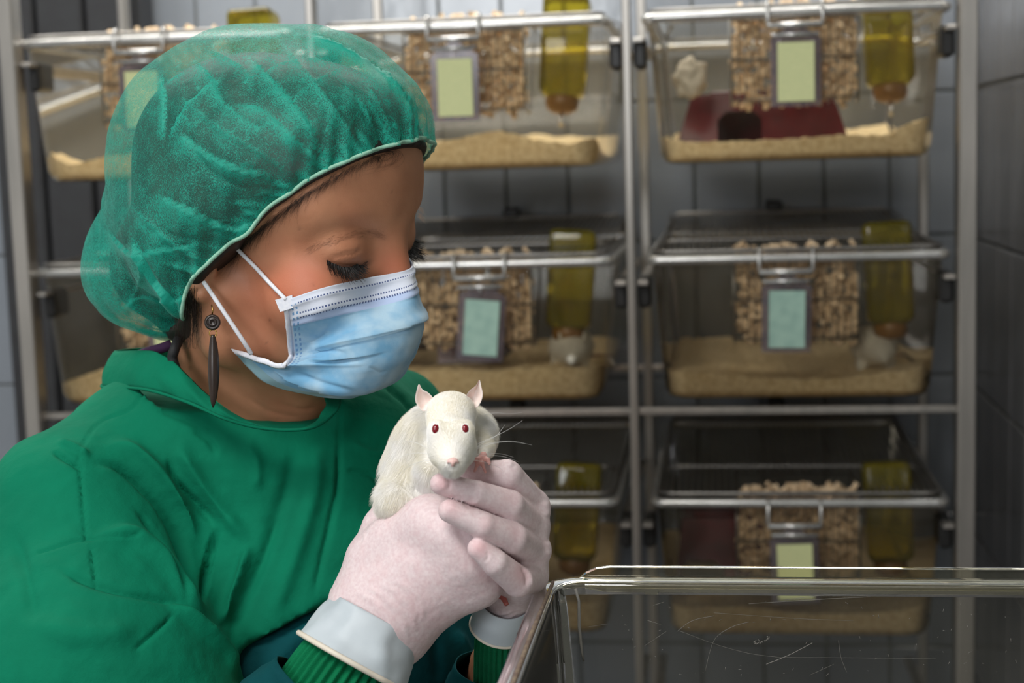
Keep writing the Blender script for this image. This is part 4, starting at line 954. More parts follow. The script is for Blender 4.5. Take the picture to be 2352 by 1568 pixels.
for i, (v, pr) in enumerate(rowsM):
    for j, (a, b, d) in enumerate(pr):
        if d == K:
            h = hit(B, a, b); h = .935 if h is None else h; d = h - (.0025 if j == 0 else .004)
        CP[i, j] = P(a, b, d)
nu, nv = 130, 110
def cubic(xs, Y, xq):       # monotone-ish Catmull through uneven knots
    xs = np.asarray(xs, float); i = np.clip(np.searchsorted(xs, xq, side='right') - 1, 0, len(xs) - 2); h = (xs[i + 1] - xs[i]); t = ((xq - xs[i]) / h)
    m = np.zeros_like(Y); m[1:-1] = (Y[2:] - Y[:-2]) / (xs[2:] - xs[:-2]).reshape(-1, *([1] * (Y.ndim - 1))); m[0] = (Y[1] - Y[0]) / (xs[1] - xs[0]); m[-1] = (Y[-1] - Y[-2]) / (xs[-1] - xs[-2])
    sh = (-1,) + (1,) * (Y.ndim - 1); t = t.reshape(sh); h = h.reshape(sh)
    return (2 * t ** 3 - 3 * t ** 2 + 1) * Y[i] + (t ** 3 - 2 * t ** 2 + t) * h * m[i] + (-2 * t ** 3 + 3 * t ** 2) * Y[i + 1] + (t ** 3 - t ** 2) * h * m[i + 1]
vq, uq = np.linspace(0, 1, nv), np.linspace(0, 1, nu)
T1 = cubic([r[0] for r in rowsM], CP, vq); S_ = cubic(uc, T1.transpose(1, 0, 2), uq)          # (nu, nv, 3)
Vm = S_.reshape(-1, 3); UVm = np.stack(np.meshgrid(uq, vq, indexing='ij'), -1).reshape(-1, 2)
Qm = np.array([(i * nv + j, (i + 1) * nv + j, (i + 1) * nv + j + 1, i * nv + j + 1) for i in range(nu - 1) for j in range(nv - 1)])
for _ in range(14):
    f = samp(B, Vm); dirc = CAM - Vm; dirc /= np.linalg.norm(dirc, axis=1)[:, None]; Vm = Vm + dirc * (np.clip(.0022 - f, 0, .004) * (f < .0022))[:, None]
Nm = normals(Vm, Qm); vd = Vm - CAM
if (np.sum(Nm * vd, 1)).mean() > 0: Qm = Qm[:, ::-1]; Nm = -Nm
mx_, my_, _d = PX(Vm)
def pleat(v, c, wup, h): return np.where(v < c, h * np.exp(-((v - c) / wup) ** 2), -h * .35 * np.exp(-((v - c) / .02) ** 2))
u_, v_ = UVm[:, 0], UVm[:, 1]
D = pleat(v_, .425 - .02 * u_, .10, .0030) * smooth01((u_ - .05) / .1) * smooth01((.98 - u_) / .2)
D += pleat(v_, .545, .05, .0020) * smooth01((u_ - .06) / .08) * smooth01((.52 - u_) / .25) + pleat(v_, .205, .03, .0006) + pleat(v_, .163, .03, .0005)
D += pleat(v_, .83 + .05 * np.sin(u_ * 3), .07, .0026) * smooth01((u_ - .04) / .15) * smooth01((.9 - u_) / .2)
D += .0008 * vnoise(Vm * 45, 21) * smooth01((v_ - .2) / .2) + .0005 * vnoise(Vm * 130, 22) * smooth01((v_ - .3) / .2)
D += .0009 * np.exp(-((v_ - .055) / .02) ** 2) - .0006 * (u_ < .03)
Vm = Vm + Nm * D[:, None]
Vm = strokes(Vm, Nm, [([(690, 812), (740, 800), (800, 815)], 5, -.0012, 'g'), ([(665, 850), (740, 880), (830, 905)], 6, -.0014, 'g'), ([(845, 840), (875, 855), (890, 850)], 3, -.0007, 'g'), ([(680, 835), (780, 838), (850, 835)], 5, .0008, 'g'), ([(700, 730), (760, 700), (800, 690)], 12, .0010, 'g')])
n0 = len(Vm); Vb = Vm - Nm * .0009; Fm = np.concatenate([Qm, Qm[:, ::-1] + n0])
idx = lambda i, j: i * nv + j
rim = [idx(i, 0) for i in range(nu)] + [idx(nu - 1, j) for j in range(1, nv)] + [idx(i, nv - 1) for i in range(nu - 2, -1, -1)] + [idx(0, j) for j in range(nv - 2, 0, -1)]
rq = np.array([(rim[k], rim[(k + 1) % len(rim)], rim[(k + 1) % len(rim)] + n0, rim[k] + n0) for k in range(len(rim))])
fm = mkmesh('face_mask', np.concatenate([Vm, Vb]) - PLOC, np.concatenate([Fm, rq]), M_mask, True, uv=np.concatenate([UVm, UVm])); mask = link('face_mask', fm, person)
# side binding (white, folded) and corner tab
M_bind = simple('mask_binding', (.78, .80, .86), (.70, .73, .82), rough=.8, scale=500)
bd_ = Vm.reshape(nu, nv, 3)[0, ::3]; bi = Vm.reshape(nu, nv, 3)[5, ::3]; Nn = Nm.reshape(nu, nv, 3)[0, ::3]; bi = bi + Nm.reshape(nu, nv, 3)[5, ::3] * .0012; V = []
n_ = len(bd_)
out_ = (bd_ - bi); out_ /= np.linalg.norm(out_, axis=1)[:, None]
rings = [bi * .45 + bd_ * .55 + Nn * .0013, bd_ + Nn * .0016 + out_ * .0004, bd_ + out_ * .0014, bd_ - Nn * .0014, bi * .4 + bd_ * .6 - Nn * .0016]
V = np.stack(rings, 1).reshape(-1, 3); F = np.array([(a * 5 + k, a * 5 + (k + 1) % 5, a * 5 + 5 + (k + 1) % 5, a * 5 + 5 + k) for a in range(n_ - 1) for k in range(5)])
link('binding', mkmesh('binding', V - PLOC, F, M_bind, True), mask)
c0 = bd_[0] + Nn[0] * .0022; V = [c0 + CV(x * .0003, y * .0003, z) for z in (0, .0009) for x, y in ((-14, 2), (20, 12), (22, -14), (-4, -22))]
link('corner_tab', MB().raw(V, [(0, 1, 2, 3), (7, 6, 5, 4), (0, 4, 5, 1), (1, 5, 6, 2), (2, 6, 7, 3), (3, 7, 4, 0)]).mesh('corner_tab', M_bind, False), mask).location = -PLOC
def loopw(pts, r=.00115):
    q = catmull([onskin(a, b, l_, .93) if l_ < .5 else P(a, b, l_) for a, b, l_ in pts], 26); return q
lw = MB(); q = loopw([(657, 688, .004), (620, 650, .0035), (585, 612, .0025), (548, 575, .0025), (534, 560, .001)]); lw.tube(q, .0013, 8)
q = loopw([(577, 812, .935), (560, 785, .930), (530, 740, .927), (500, 695, .926), (478, 662, .928), (468, 648, .930)]); lw.tube(q, .0014, 8)
link('ear_loop', lw.mesh('ear_loop', M_loop), mask).location = -PLOC

# ------------------------------------------------------------------ earring, straps
M_wood = simple('dark_wood', (.030, .018, .013), (.018, .011, .009), rough=.32, scale=60); M_gold = simple('gold_wire', (.55, .33, .10), rough=.3, metal=1.)
ed = .925; er = empty('earring', (0, 0, 0)); er.parent = person; er.location = P(488, 740, ed) - PLOC; EL = P(488, 740, ed)
fwd = (CAM - EL) / np.linalg.norm(CAM - EL); rgt = R[:, 0]; upv = np.cross(fwd, rgt); RB = np.array([rgt, upv, fwd]).T
link('bead', MB().lathe([(0, -.0035), (.0045, -.003), (.0050, 0), (.0047, .0018), (.0037, .0026), (.0034, .0021), (.0028, .0021), (.0024, .0030), (.0015, .0030), (.0012, .0024), (0, .0024)], 24, (0, 0, 0), RB).mesh('bead', M_wood), er)
V = []; F = []; nn = 28
prof_ = [(-.0455 * t) for t in np.linspace(0, 1, nn)]
mb = MB(); pts = []; ra = []
for t in np.linspace(0, 1, nn): pts.append(P(489 + 2 * math.sin(t * 3), 768 + 168 * t, ed) - EL); ra.append(.0033 * math.sin(math.pi * min(1, .04 + t * .96)) ** .6 + .0002)
tv, tf = tube_geo(pts, ra, 12); link('pendant_disc', MB().raw(tv, tf).mesh('pendant_disc', M_wood), er)
hk = MB(); hk.tube([P(486, 700, ed) - EL, P(489, 712, ed - .003) - EL, P(487, 722, ed) - EL], .0005, 6); cc = P(489, 765, ed) - EL
hk.tube([cc + rgt * .0022 * math.cos(a) + upv * .0024 * math.sin(a) for a in np.arange(0, 6.28, .5)], .00045, 6, closed=True); link('hook', hk.mesh('hook', M_gold), er)
M_strap = simple('black_strap', (.01, .01, .012), rough=.7); M_pur = simple('purple_strap', (.06, .015, .07), rough=.8)
st = MB(); q = catmull([P(412, 775, 1.0), P(402, 800, .985), P(396, 822, .985), P(405, 850, .985)], 12); tv, tf = tube_geo(q, .0035, 8); st.raw(tv, tf); ppart_ = link('strap', st.mesh('strap', M_strap), person); ppart_.location = -PLOC
st = MB(); st.tube(catmull([P(395, 790, 1.02), P(370, 800, 1.02), P(340, 808, 1.03), P(320, 815, 1.05)], 10), .0035, 8); q_ = link('strap', st.mesh('strap', M_pur), person); q_.location = -PLOC; q_['label'] = 'purple strap'

# ------------------------------------------------------------------ gown
gx = axis(P(-120, 784, .95)[0], P(1250, 784, 1.15)[0], .0035, None, None, None); gy = axis(.70, 1.36, .0037); gz = axis(P(0, 1660, .95)[2] - .02, P(0, 830, 1.1)[2] + .06, .0035, .30, None, .03)
W = Field(gx, gy, gz)
a1 = P(600, 1120, 1.05)
W.cone(a1, .075, P(690, 1480, 1.06), .115, k=.04)
W.cone(P(470, 1020, 1.04), .055, P(760, 1020, 1.06), .050, k=.04)
W.cone(P(400, 1035, 1.03), .044, P(185, 1195, .99), .058, k=.03)
W.cone(P(330, 1100, 1.06), .06, P(420, 1400, 1.06), .09, k=.05)
W.cone(P(700, 1010, 1.10), .045, P(905, 965, 1.16), .036, k=.03); W.cone(P(905, 965, 1.16), .036, P(985, 1160, 1.15), .046, k=.02); W.cone(P(985, 1160, 1.15), .046, P(1060, 1540, 1.08), .050, k=.02)
W.cone(P(820, 1060, 1.09), .055, P(880, 1400, 1.08), .075, k=.05)
ps = P(640, 1500, 1.08); W.cone(ps, .12, np.array([ps[0], ps[1] + .02, .80]), .15, k=.05); W.cone(np.array([ps[0], ps[1] + .02, .80]), .15, np.array([ps[0], ps[1] + .02, .45]), .17, k=.05)
UG = W.copy(); UG.F = W.F + .007                                    # teal under-gown
SL = Field(gx, gy, gz)
SL.cone(P(180, 1200, .985), .0595, P(215, 1560, .93), .076, k=.02); SL.cone(P(220, 1570, .93), .075, P(400, 1800, .90), .058, k=.03)
hF = np.maximum(.016 - np.abs(W.F - SL.F), 0) / .016; W.F = (np.minimum(W.F, SL.F) - hF * hF * .016 * .25).astype(np.float32)
XX = np.stack(np.broadcast_arrays(*W.coords()), -1); gxp, gyp, gdp = PX(XX); hem_ = np.interp(gxp, [530, 560, 745, 800, 1000, 1300], [1512, 1490, 1385, 1352, 1260, 1150])
cc_ = np.minimum(np.minimum((gyp - hem_) * .00025, SL.F - .003), (gxp - 430) * .00025); W.F = np.maximum(W.F, cc_).astype(np.float32)
# neck opening: nothing of the gown above the collar ring
bt_ = [(235, 888, 1.045), (330, 893, .990), (430, 923, .960), (520, 962, .950), (610, 984, .950), (700, 985, .955), (748, 966, .968), (780, 928, .99), (770, 890, 1.02), (700, 860, 1.08), (550, 850, 1.13), (400, 850, 1.13), (280, 868, 1.09)]
rg = np.array([P(*p) for p in bt_]); rc = rg.mean(0); nrm = np.linalg.svd(rg - rc)[2][2]; nrm = nrm * np.sign(nrm[2]); e1 = np.cross(nrm, (0, 1, 0)); e1 /= np.linalg.norm(e1); e2 = np.cross(nrm, e1)
sl, X_, Y_, Z_ = W.sub(rg.min(0) - .03, rg.max(0) + (.03, .03, .20)); sub = XX[sl]; rel = sub - rc; pd = rel @ nrm; qx = rel @ e1; qy = rel @ e2; pr = np.stack([(rg - rc) @ e1, (rg - rc) @ e2], 1); pr = np.concatenate([pr, pr[:1]])
dd_, _, _ = polydist(qx, qy, pr); ins = np.zeros(qx.shape, bool)
for (ax_, ay_), (bx_, by_) in zip(pr[:-1], pr[1:]): ins ^= ((ay_ > qy) != (by_ > qy)) & (qx < (bx_ - ax_) * (qy - ay_) / (by_ - ay_ + 1e-12) + ax_)
cc_ = np.minimum(pd + .003 + .008 * smooth01((gxp[sl] - 500) / 60) * smooth01((800 - gxp[sl]) / 60) * (gdp[sl] < 1.04), np.where(ins, dd_, -dd_) - .004); W.F[sl] = np.maximum(W.F[sl], cc_).astype(np.float32)
V, Q = W.mesh(); V = lap(V, Q, 3); V, Q = subd(V, Q); V = lap(V, Q, 1); x, y, d = PX(V)
N = normals(V, Q)
GF = [  # folds of the gown: (polyline, width, height, kind)
    ([(205, 1062), (270, 1068), (335, 1120), (392, 1195), (425, 1275), (455, 1380)], 16, -.0075, 'g'), ([(230, 1020), (300, 1030), (370, 1090), (430, 1180), (455, 1260)], 22, .0060, 'g'),
    ([(385, 1042), (398, 1095), (445, 1150), (500, 1212)], 11, -.0055, 'g'), ([(400, 1010), (450, 1090), (510, 1170), (575, 1250)], 26, .0055, 'g'),
    ([(500, 1205), (478, 1290), (466, 1390)], 10, -.006, 'g'), ([(575, 1245), (545, 1340), (500, 1440)], 18, .0065, 'g'), ([(640, 1180), (605, 1280), (550, 1400), (530, 1480)], 20, -.0036, 'g'),
    ([(680, 1020), (660, 1120), (610, 1260)], 30, -.0028, 'g'), ([(780, 1000), (775, 1120), (735, 1300), (715, 1390)], 12, -.0022, 'g'), ([(730, 1010), (715, 1150), (660, 1330), (610, 1440)], 30, .0036, 'g'),
    ([(120, 1035), (150, 1055), (195, 1080)], 9, -.0040, 'g'), ([(130, 1010), (175, 1030), (210, 1050)], 10, .0035, 'g'), ([(200, 1245), (300, 1230), (380, 1290), (440, 1380), (480, 1430)], 26, .0060, 'g'),
    ([(120, 1300), (240, 1350), (380, 1380), (440, 1400)], 14, -.0035, 'g'), ([(300, 1160), (360, 1230), (410, 1330), (430, 1400)], 10, -.0035, 'g'), ([(380, 1380), (450, 1430), (520, 1500), (545, 1568)], 14, .0060, 'g'),
    ([(300, 1500), (380, 1430), (400, 1400)], 10, -.002, 'g'), ([(90, 1270), (150, 1250), (196, 1240), (310, 1240)], 2.6, -.0022, 'line'), ([(184, 1078), (190, 1150), (197, 1240)], 2.8, -.0026, 'line'), ([(208, 1250), (214, 1300), (223, 1355)], 5, -.0030, 'g'),
    ([(333, 900), (300, 938), (235, 965), (195, 1010), (180, 1060)], 2.6, -.0014, 'line'), ([(60, 1430), (200, 1460), (330, 1440)], 40, .003, 'g'), ([(20, 1200), (60, 1320), (80, 1450)], 30, -.003, 'g'),
    ([(880, 880), (930, 920), (950, 960)], 12, -.003, 'g'), ([(800, 1010), (860, 1040), (930, 1030)], 12, .002, 'g'), ([(790, 1080), (850, 1090), (870, 1120)], 9, -.0018, 'g'), ([(783, 925), (780, 1050), (776, 1140)], 3, -.0016, 'line'),
    ([(440, 985), (480, 1010), (500, 1050)], 10, -.0022, 'g'), ([(350, 930), (420, 960), (520, 1010)], 12, -.0018, 'g'), ([(850, 1180), (820, 1290), (760, 1380)], 16, .003, 'g'), ([(560, 1010), (590, 1060), (590, 1130)], 20, .0025, 'g')]
GF = [(p, w_ * (.62 if k_ == 'g' else 1.25), h_ * (1.15 if k_ == 'g' else .8), k_) for p, w_, h_, k_ in GF]
V = strokes(V, N, GF); N = normals(V, Q)
V = V + N * (.0016 * vnoise(V * 22, 31) + .0007 * vnoise(V * 55, 32) + .0003 * vnoise(V * 150, 33))[:, None]
gown = ppart('gown', V, Q, M_gown)
V, Q = UG.mesh(); V = lap(V, Q, 2); x, y, d = PX(V); N = normals(V, Q)
V = strokes(V, N, [([(560, 1470), (640, 1440), (760, 1390)], 16, -.005, 'g'), ([(600, 1560), (680, 1470), (790, 1400)], 18, .004, 'g'), ([(1040, 1440), (1070, 1500), (1100, 1568)], 14, .006, 'g'), ([(1000, 1450), (1010, 1568)], 12, -.004, 'g')])
keep = (y > np.interp(x, [430, 560, 745, 1300], [1480, 1440, 1330, 1080])); V, Q, _ = cut(V, Q, keep); ppart('under_gown', V, Q, M_teal)
# collar band
bt_ = [(235, 888, 1.045), (330, 893, .990), (430, 923, .960), (520, 962, .950), (610, 984, .950), (700, 985, .955), (748, 966, .968), (780, 928, .99), (770, 890, 1.02), (700, 860, 1.08), (550, 850, 1.13), (400, 850, 1.13), (280, 868, 1.09)]
tp_ = [(265, 806, 1.050), (345, 806, 1.005), (400, 835, .978), (460, 893, .965), (535, 948, .957), (612, 980, .954), (700, 981, .960), (738, 955, .972), (752, 918, .99), (730, 880, 1.02), (690, 835, 1.07), (540, 800, 1.11), (400, 795, 1.11), (300, 800, 1.09)]
bq, tq = catmull([P(*p) for p in bt_], 110, True), catmull([P(*p) for p in tp_], 110, True); ctr = bq.mean(0); V = []
ns = 9
for k in range(110):
    o_ = bq[k] - ctr; o_[2] = 0; o_ /= np.linalg.norm(o_)
    for j in range(ns): t = j / (ns - 1); V.append(bq[k] + (tq[k] - bq[k]) * t + o_ * (.0035 * math.sin(t * math.pi) + .0006 * math.sin(k * .9 + t * 4)))
V = np.array(V); nco = len(V); inn = np.array([(ctr - v) * (1, 1, 0) for v in V]); inn /= np.linalg.norm(inn, axis=1)[:, None]; V2 = V + inn * .0016
F = []
for k in range(110):
    l_ = (k + 1) % 110
    for j in range(ns - 1): F.append((k * ns + j, l_ * ns + j, l_ * ns + j + 1, k * ns + j + 1)); F.append((nco + k * ns + j + 1, nco + l_ * ns + j + 1, nco + l_ * ns + j, nco + k * ns + j))
    F.append((k * ns + ns - 1, l_ * ns + ns - 1, nco + l_ * ns + ns - 1, nco + k * ns + ns - 1)); F.append((nco + k * ns, nco + l_ * ns, l_ * ns, k * ns))
link('collar', mkmesh('collar', np.concatenate([V, V2]) - PLOC, np.array(F), M_gown, True), gown)
tv, tf = tube_geo(bq + CV(0, 0, .0012), .0011, 6, closed=True); o_ = wpart('collar_piping', tv, tf, M_gown, gown, PLOC); o_.location = (0, 0, 0)
#PART4
# ------------------------------------------------------------------ gloved hands
def glove_mat(name, c1, c2, cuffc=None):
    m, nt, b = mat(name, c1, .52); b.inputs['Subsurface Weight'].default_value = .08; b.inputs['Subsurface Radius'].default_value = (.006, .004, .003); b.inputs['Subsurface Scale'].default_value = .3; b.inputs['Specular IOR Level'].default_value = .3
    col = noise_mix(m, nt, b, c1, c2, 520, detail=4, lo=.34, hi=.72, bump=.12, bscale=900, dist=.0004)
    at = nd(nt, 'ShaderNodeAttribute', attribute_name='pink'); mx = nd(nt, 'ShaderNodeMix', data_type='RGBA'); nt.links.new(at.outputs['Fac'], mx.inputs[0]); nt.links.new(col, mx.inputs[6]); mx.inputs[7].default_value = (.66, .36, .38, 1)
    nt.links.new(mx.outputs[2], b.inputs['Base Color']); return m
M_glove = glove_mat('latex_glove', (.76, .64, .65), (.67, .52, .54))
M_cuff = simple('latex_cuff', (.52, .58, .62), (.45, .51, .55), rough=.5, scale=30); M_roll = simple('cuff_roll', (.74, .68, .58), (.66, .6, .5), rough=.5)
def hand_field(pts, m=.06, h=.00125):
    lo, hi = box_of(pts, m); return Field(*[np.arange(lo[i], hi[i], h) for i in range(3)])
def C4(px, py, d, r): return (P(px, py, d), rp(r, d))
ST_ = {}
# left hand (far), fingers wrap towards the viewer's left
fing = {'index': [(1226, 1160, .868, 35), (1165, 1092, .850, 36), (1100, 1086, .852, 30), (1035, 1072, .857, 25)], 'middle': [(1222, 1212, .862, 39), (1170, 1160, .838, 36), (1095, 1133, .826, 30), (1012, 1111, .822, 25)],
        'ring': [(1224, 1268, .860, 39), (1178, 1236, .834, 36), (1108, 1206, .821, 32), (1033, 1173, .818, 27)], 'little': [(1220, 1322, .862, 38), (1190, 1335, .838, 36), (1137, 1292, .823, 31), (1099, 1259, .820, 26)]}
LH = hand_field([P(1000, 1060, .82), P(1260, 1450, .92), P(1000, 1250, .93)], .022, .00092)
for a, b in ((C4(1156, 1412, .902, 43), C4(1190, 1310, .876, 58)), (C4(1192, 1310, .874, 60), C4(1205, 1190, .870, 52)), (C4(1156, 1412, .902, 43), C4(1180, 1290, .885, 60))): LH.cone(*a, *b, k=.010)
for nm, ch in fing.items():
    c = [C4(*q) for q in ch]
    LH.cone(C4(1180, 1290, .88, 50)[0], .010, *c[0], k=.006); LH.chain(c[:2], k=.0026); LH.chain(c[1:], k=.0009)
LH.chain([C4(1170, 1330, .892, 44), C4(1110, 1270, .905, 38), C4(1040, 1225, .905, 33), C4(990, 1190, .90, 27)], k=.006)
V, Q = LH.mesh(); V = lap(V, Q, 2); N = normals(V, Q)
V = strokes(V, N, [([(1022, 1092), (1034, 1105), (1030, 1128)], 3, -.0006, 'g'), ([(1030, 1150), (1052, 1140), (1065, 1152)], 3, -.0004, 'g'), ([(1012, 1100), (1022, 1110), (1014, 1125)], 5, .0005, 'g'), ([(1030, 1160), (1060, 1175), (1090, 1180)], 4, .0004, 'g'),
                   ([(1060, 1140), (1080, 1155), (1105, 1150)], 4, .0006, 'g'), ([(1060, 1148), (1078, 1165), (1100, 1162)], 4, -.0006, 'g'), ([(1115, 1265), (1122, 1278), (1112, 1290)], 3, -.0005, 'g'), ([(1200, 1305), (1218, 1320), (1222, 1350)], 4, .0007, 'g'),
                   ([(1195, 1300), (1208, 1322), (1208, 1350)], 4, -.0006, 'g'), ([(1150, 1065), (1165, 1062), (1178, 1072)], 8, .0009, 'g'), ([(1248, 1150), (1258, 1170), (1258, 1190)], 8, .0009, 'g'), ([(1255, 1240), (1262, 1262), (1256, 1280)], 8, .0009, 'g'),
                   ([(1110, 1395), (1150, 1410), (1185, 1400)], 3, .0006, 'g'), ([(1110, 1408), (1150, 1424), (1195, 1405)], 3, .0006, 'g')])
x, y, d = PX(V); pk = np.zeros(len(V))
for a, b, r_, st in ((1018, 1108, 24, .55), (1038, 1165, 24, .4), (1100, 1258, 22, .6), (1170, 1140, 26, .35), (1185, 1222, 24, .3), (1195, 1318, 26, .5), (1100, 1085, 40, .3), (1080, 1165, 20, .3), (1130, 1200, 25, .25)): pk = np.maximum(pk, st * np.exp(-((x - a) ** 2 + (y - b) ** 2) / r_ ** 2))
gl2 = ppart('glove', V, Q, M_glove, attrs={'pink': np.clip(pk + .12 * vnoise(V * 150, 4), 0, 1)})
# right hand (near): broad back of the hand, fingers curl away under the other hand
RH = hand_field([P(730, 1130, .84), P(1170, 1480, .92)], .020, .0010)
wr_c = C4(876, 1420, .868, 92)
for tgt in ((1096, 1335, .850, 50), (1074, 1278, .843, 51), (1036, 1228, .842, 51), (984, 1200, .848, 46), (858, 1285, .868, 46)): RH.cone(*wr_c, *C4(*tgt), k=.016)
for ln in ([(1096, 1335, .850, 50), (1074, 1278, .843, 51), (1036, 1228, .842, 51), (984, 1200, .848, 46), (905, 1238, .862, 48), (858, 1285, .868, 44)],): RH.chain([C4(*q) for q in ln], k=.012)
RH.cone(*C4(846, 1370, .87, 70), *C4(862, 1290, .868, 48), k=.012)
RH.chain([C4(858, 1275, .872, 42), C4(876, 1212, .880, 38), C4(902, 1150, .898, 35), C4(935, 1095, .908, 29)], k=.008)
for ch in ([(1096, 1335, .850, 50), (1122, 1345, .862, 33), (1118, 1338, .890, 29), (1062, 1328, .902, 26)], [(1074, 1278, .843, 50), (1112, 1262, .866, 33), (1108, 1236, .890, 30), (1060, 1222, .902, 26)],
           [(1036, 1228, .842, 50), (1078, 1205, .864, 33), (1078, 1180, .888, 30), (1040, 1162, .898, 26)], [(984, 1200, .848, 44), (1026, 1168, .868, 31), (1046, 1135, .888, 28), (1012, 1112, .894, 24)]): RH.chain([C4(*q) for q in ch], k=.003)
V, Q = RH.mesh(); V = lap(V, Q, 2); N = normals(V, Q); fl = []
for k in range(4):
    o = k * 24; fl.append(([(800 + o * 1.2, 1352 - o * .3), (855 + o * 1.1, 1380 - o * .4), (900 + o, 1432 - o * .5), (930 + o * .55, 1500 - o * .9)], 8.0, .0009 - .0001 * k, 'g')); fl.append(([(806 + o * 1.2, 1358 - o * .3), (861 + o * 1.1, 1387 - o * .4), (906 + o, 1439 - o * .5), (934 + o * .55, 1506 - o * .9)], 5, -.0003, 'g'))
fl += [([(1148, 1345), (1120, 1322), (1090, 1300)], 6, -.0004, 'g'), ([(1040, 1180), (1075, 1250), (1120, 1320)], 14, -.0016, 'g'), ([(880, 1240), (960, 1260), (1030, 1300)], 26, -.0008, 'g'), ([(830, 1215), (838, 1235), (828, 1260)], 3, .0004, 'g'), ([(842, 1195), (850, 1210), (840, 1222)], 2.5, .0004, 'g')]
V = strokes(V, N, fl); V = V + N * (.00012 * vnoise(V * 500, 6))[:, None]
x, y, d = PX(V); pk = .20 * np.exp(-((x - 960) ** 2 + (y - 1400) ** 2) / 90 ** 2) + .2 * np.exp(-((x - 1120) ** 2 + (y - 1330) ** 2) / 40 ** 2)
gl1 = ppart('glove', V, Q, M_glove, attrs={'pink': np.clip(pk + .16 * vnoise(V * 260, 5), 0, 1)})
def sleeve(name, cs, m, parent, seg=72, steps=14, ribs=0, amp=0., wr=0., az=None, closed_end=False, roll=None, seed=0):
    """tapered open tube of cloth round an arm; cs = (px, py, d, r px) along the arm; az tilts the end rings"""
    c = [C4(*q) for q in cs]; pts = catmull([a for a, _ in c], steps); rr = np.interp(np.linspace(0, 1, steps), np.linspace(0, 1, len(c)), [r for _, r in c]); V = []
    A = pts[-1] - pts[0]; 
    if az is not None:
        a_ = R.T @ A; a_ /= np.linalg.norm(a_[:2]); A = CV(a_[0], a_[1], az)
    A /= np.linalg.norm(A); u = np.cross(A, CV(0, 0, 1)); u /= np.linalg.norm(u); v = np.cross(A, u)
    for layer in (0, 1):
        for i in range(steps):
            for k in range(seg):
                a = 2 * math.pi * k / seg; r = rr[i] - layer * .0008
                if ribs: r += amp * math.cos(a * ribs)
                p = pts[i] + r * (u * math.cos(a) + v * math.sin(a)); V.append(p)
    V = np.array(V); n1 = steps * seg
    if wr: dl_ = wr * (vnoise(V * 60, seed) + .6 * vnoise(V * 120, seed + 1)); V = V + (V - np.repeat(np.tile(pts, (2, 1)), seg, 0)) / rr.mean() * dl_[:, None]
    F = []
    for i in range(steps - 1):
        for k in range(seg):
            l_ = (k + 1) % seg; q = (i * seg + k, i * seg + l_, (i + 1) * seg + l_, (i + 1) * seg + k); F.append(q); F.append(tuple(n1 + t for t in q[::-1]))
    for k in range(seg):
        l_ = (k + 1) % seg; e = (steps - 1) * seg; F.append((k, n1 + k, n1 + l_, l_)); F.append((e + k, e + l_, n1 + e + l_, n1 + e + k))
    o = link(name, mkmesh(name, V - PLOC, np.array(F), m, True), parent)
    if roll:
        tv, tf = tube_geo(V[:seg], roll, 8, closed=True); q = link('rolled_edge', mkmesh('rolled_edge', tv - PLOC, tf, M_roll, True), parent)
    return o
g_ = sleeve('glove_cuff', [(812, 1522, .852, 137), (840, 1468, .858, 124), (868, 1420, .862, 112)], M_cuff, gl1, wr=.0024, az=-.22, roll=.0016, seed=41)
q = C4(862, 1430, .862, 112)
g_ = sleeve('glove_cuff', [(1148, 1438, .901, 67), (1154, 1408, .894, 65), (1161, 1380, .890, 60)], M_cuff, gl2, wr=.0006, az=.65, roll=.0009, seed=43)
sleeve('knit_cuff', [(640, 1770, .852, 135), (735, 1640, .852, 128), (790, 1556, .852, 122), (840, 1480, .858, 106)], M_knit, person, seg=320, ribs=36, amp=.0014, az=-.22)
sleeve('knit_cuff', [(1150, 1600, .97, 60), (1150, 1500, .94, 58), (1152, 1430, .915, 56)], M_knit, person, seg=240, ribs=28, amp=.0010, az=.4)
sleeve('teal_sleeve', [(500, 1850, .89, 215), (625, 1735, .868, 180), (742, 1604, .848, 143)], M_teal, person, wr=.0030, az=-.1, seed=51)
sleeve('teal_sleeve', [(1080, 1780, 1.06, 130), (1110, 1650, 1.01, 112), (1135, 1535, .962, 90)], M_teal, person, wr=.002, az=.3, seed=52)

# ------------------------------------------------------------------ the rat
M_ratskin = simple('rat_skin_white', (.92, .90, .86), (.90, .87, .82), rough=.8, scale=80)
def pinkmat(name, c, c2):
    m = simple(name, c, c2, rough=.5, scale=300); b = m.node_tree.nodes['Principled BSDF']; b.inputs['Subsurface Weight'].default_value = .25; b.inputs['Subsurface Radius'].default_value = (.006, .002, .002); b.inputs['Subsurface Scale'].default_value = .3; return m
M_pink = pinkmat('rat_pink', (.78, .42, .38), (.66, .32, .29)); M_earp = pinkmat('rat_ear_pink', (.88, .74, .69), (.85, .68, .62)); M_red2 = pinkmat('rat_foot', (.62, .20, .17), (.5, .14, .12))
RL = P(960, 1160, .875); rat = empty('rat', RL); tag(rat, 'live white rat with red eyes held up in the gloved hands', 'rat')
RT = hand_field([P(860, 900, .80), P(1140, 1240, .92)], .014, .00115)
def E4(px, py, d, rx, ry, rz, k=.008, ang=0, mode='add'):
    c_, s_ = math.cos(ang), math.sin(ang); A = np.array([R @ np.array([c_, s_, 0]), R @ np.array([-s_, c_, 0]), R[:, 2]]); RT.ell(P(px, py, d), (rp(rx, d), rp(ry, d), rp(rz, d)), A, k, mode)
E4(930, 1130, .880, 66, 78, 76); E4(955, 1060, .880, 68, 88, 72, .012); E4(1010, 990, .875, 82, 66, 66, .012); E4(1078, 1000, .868, 60, 62, 56, .014); E4(1010, 1090, .878, 62, 60, 60, .012)
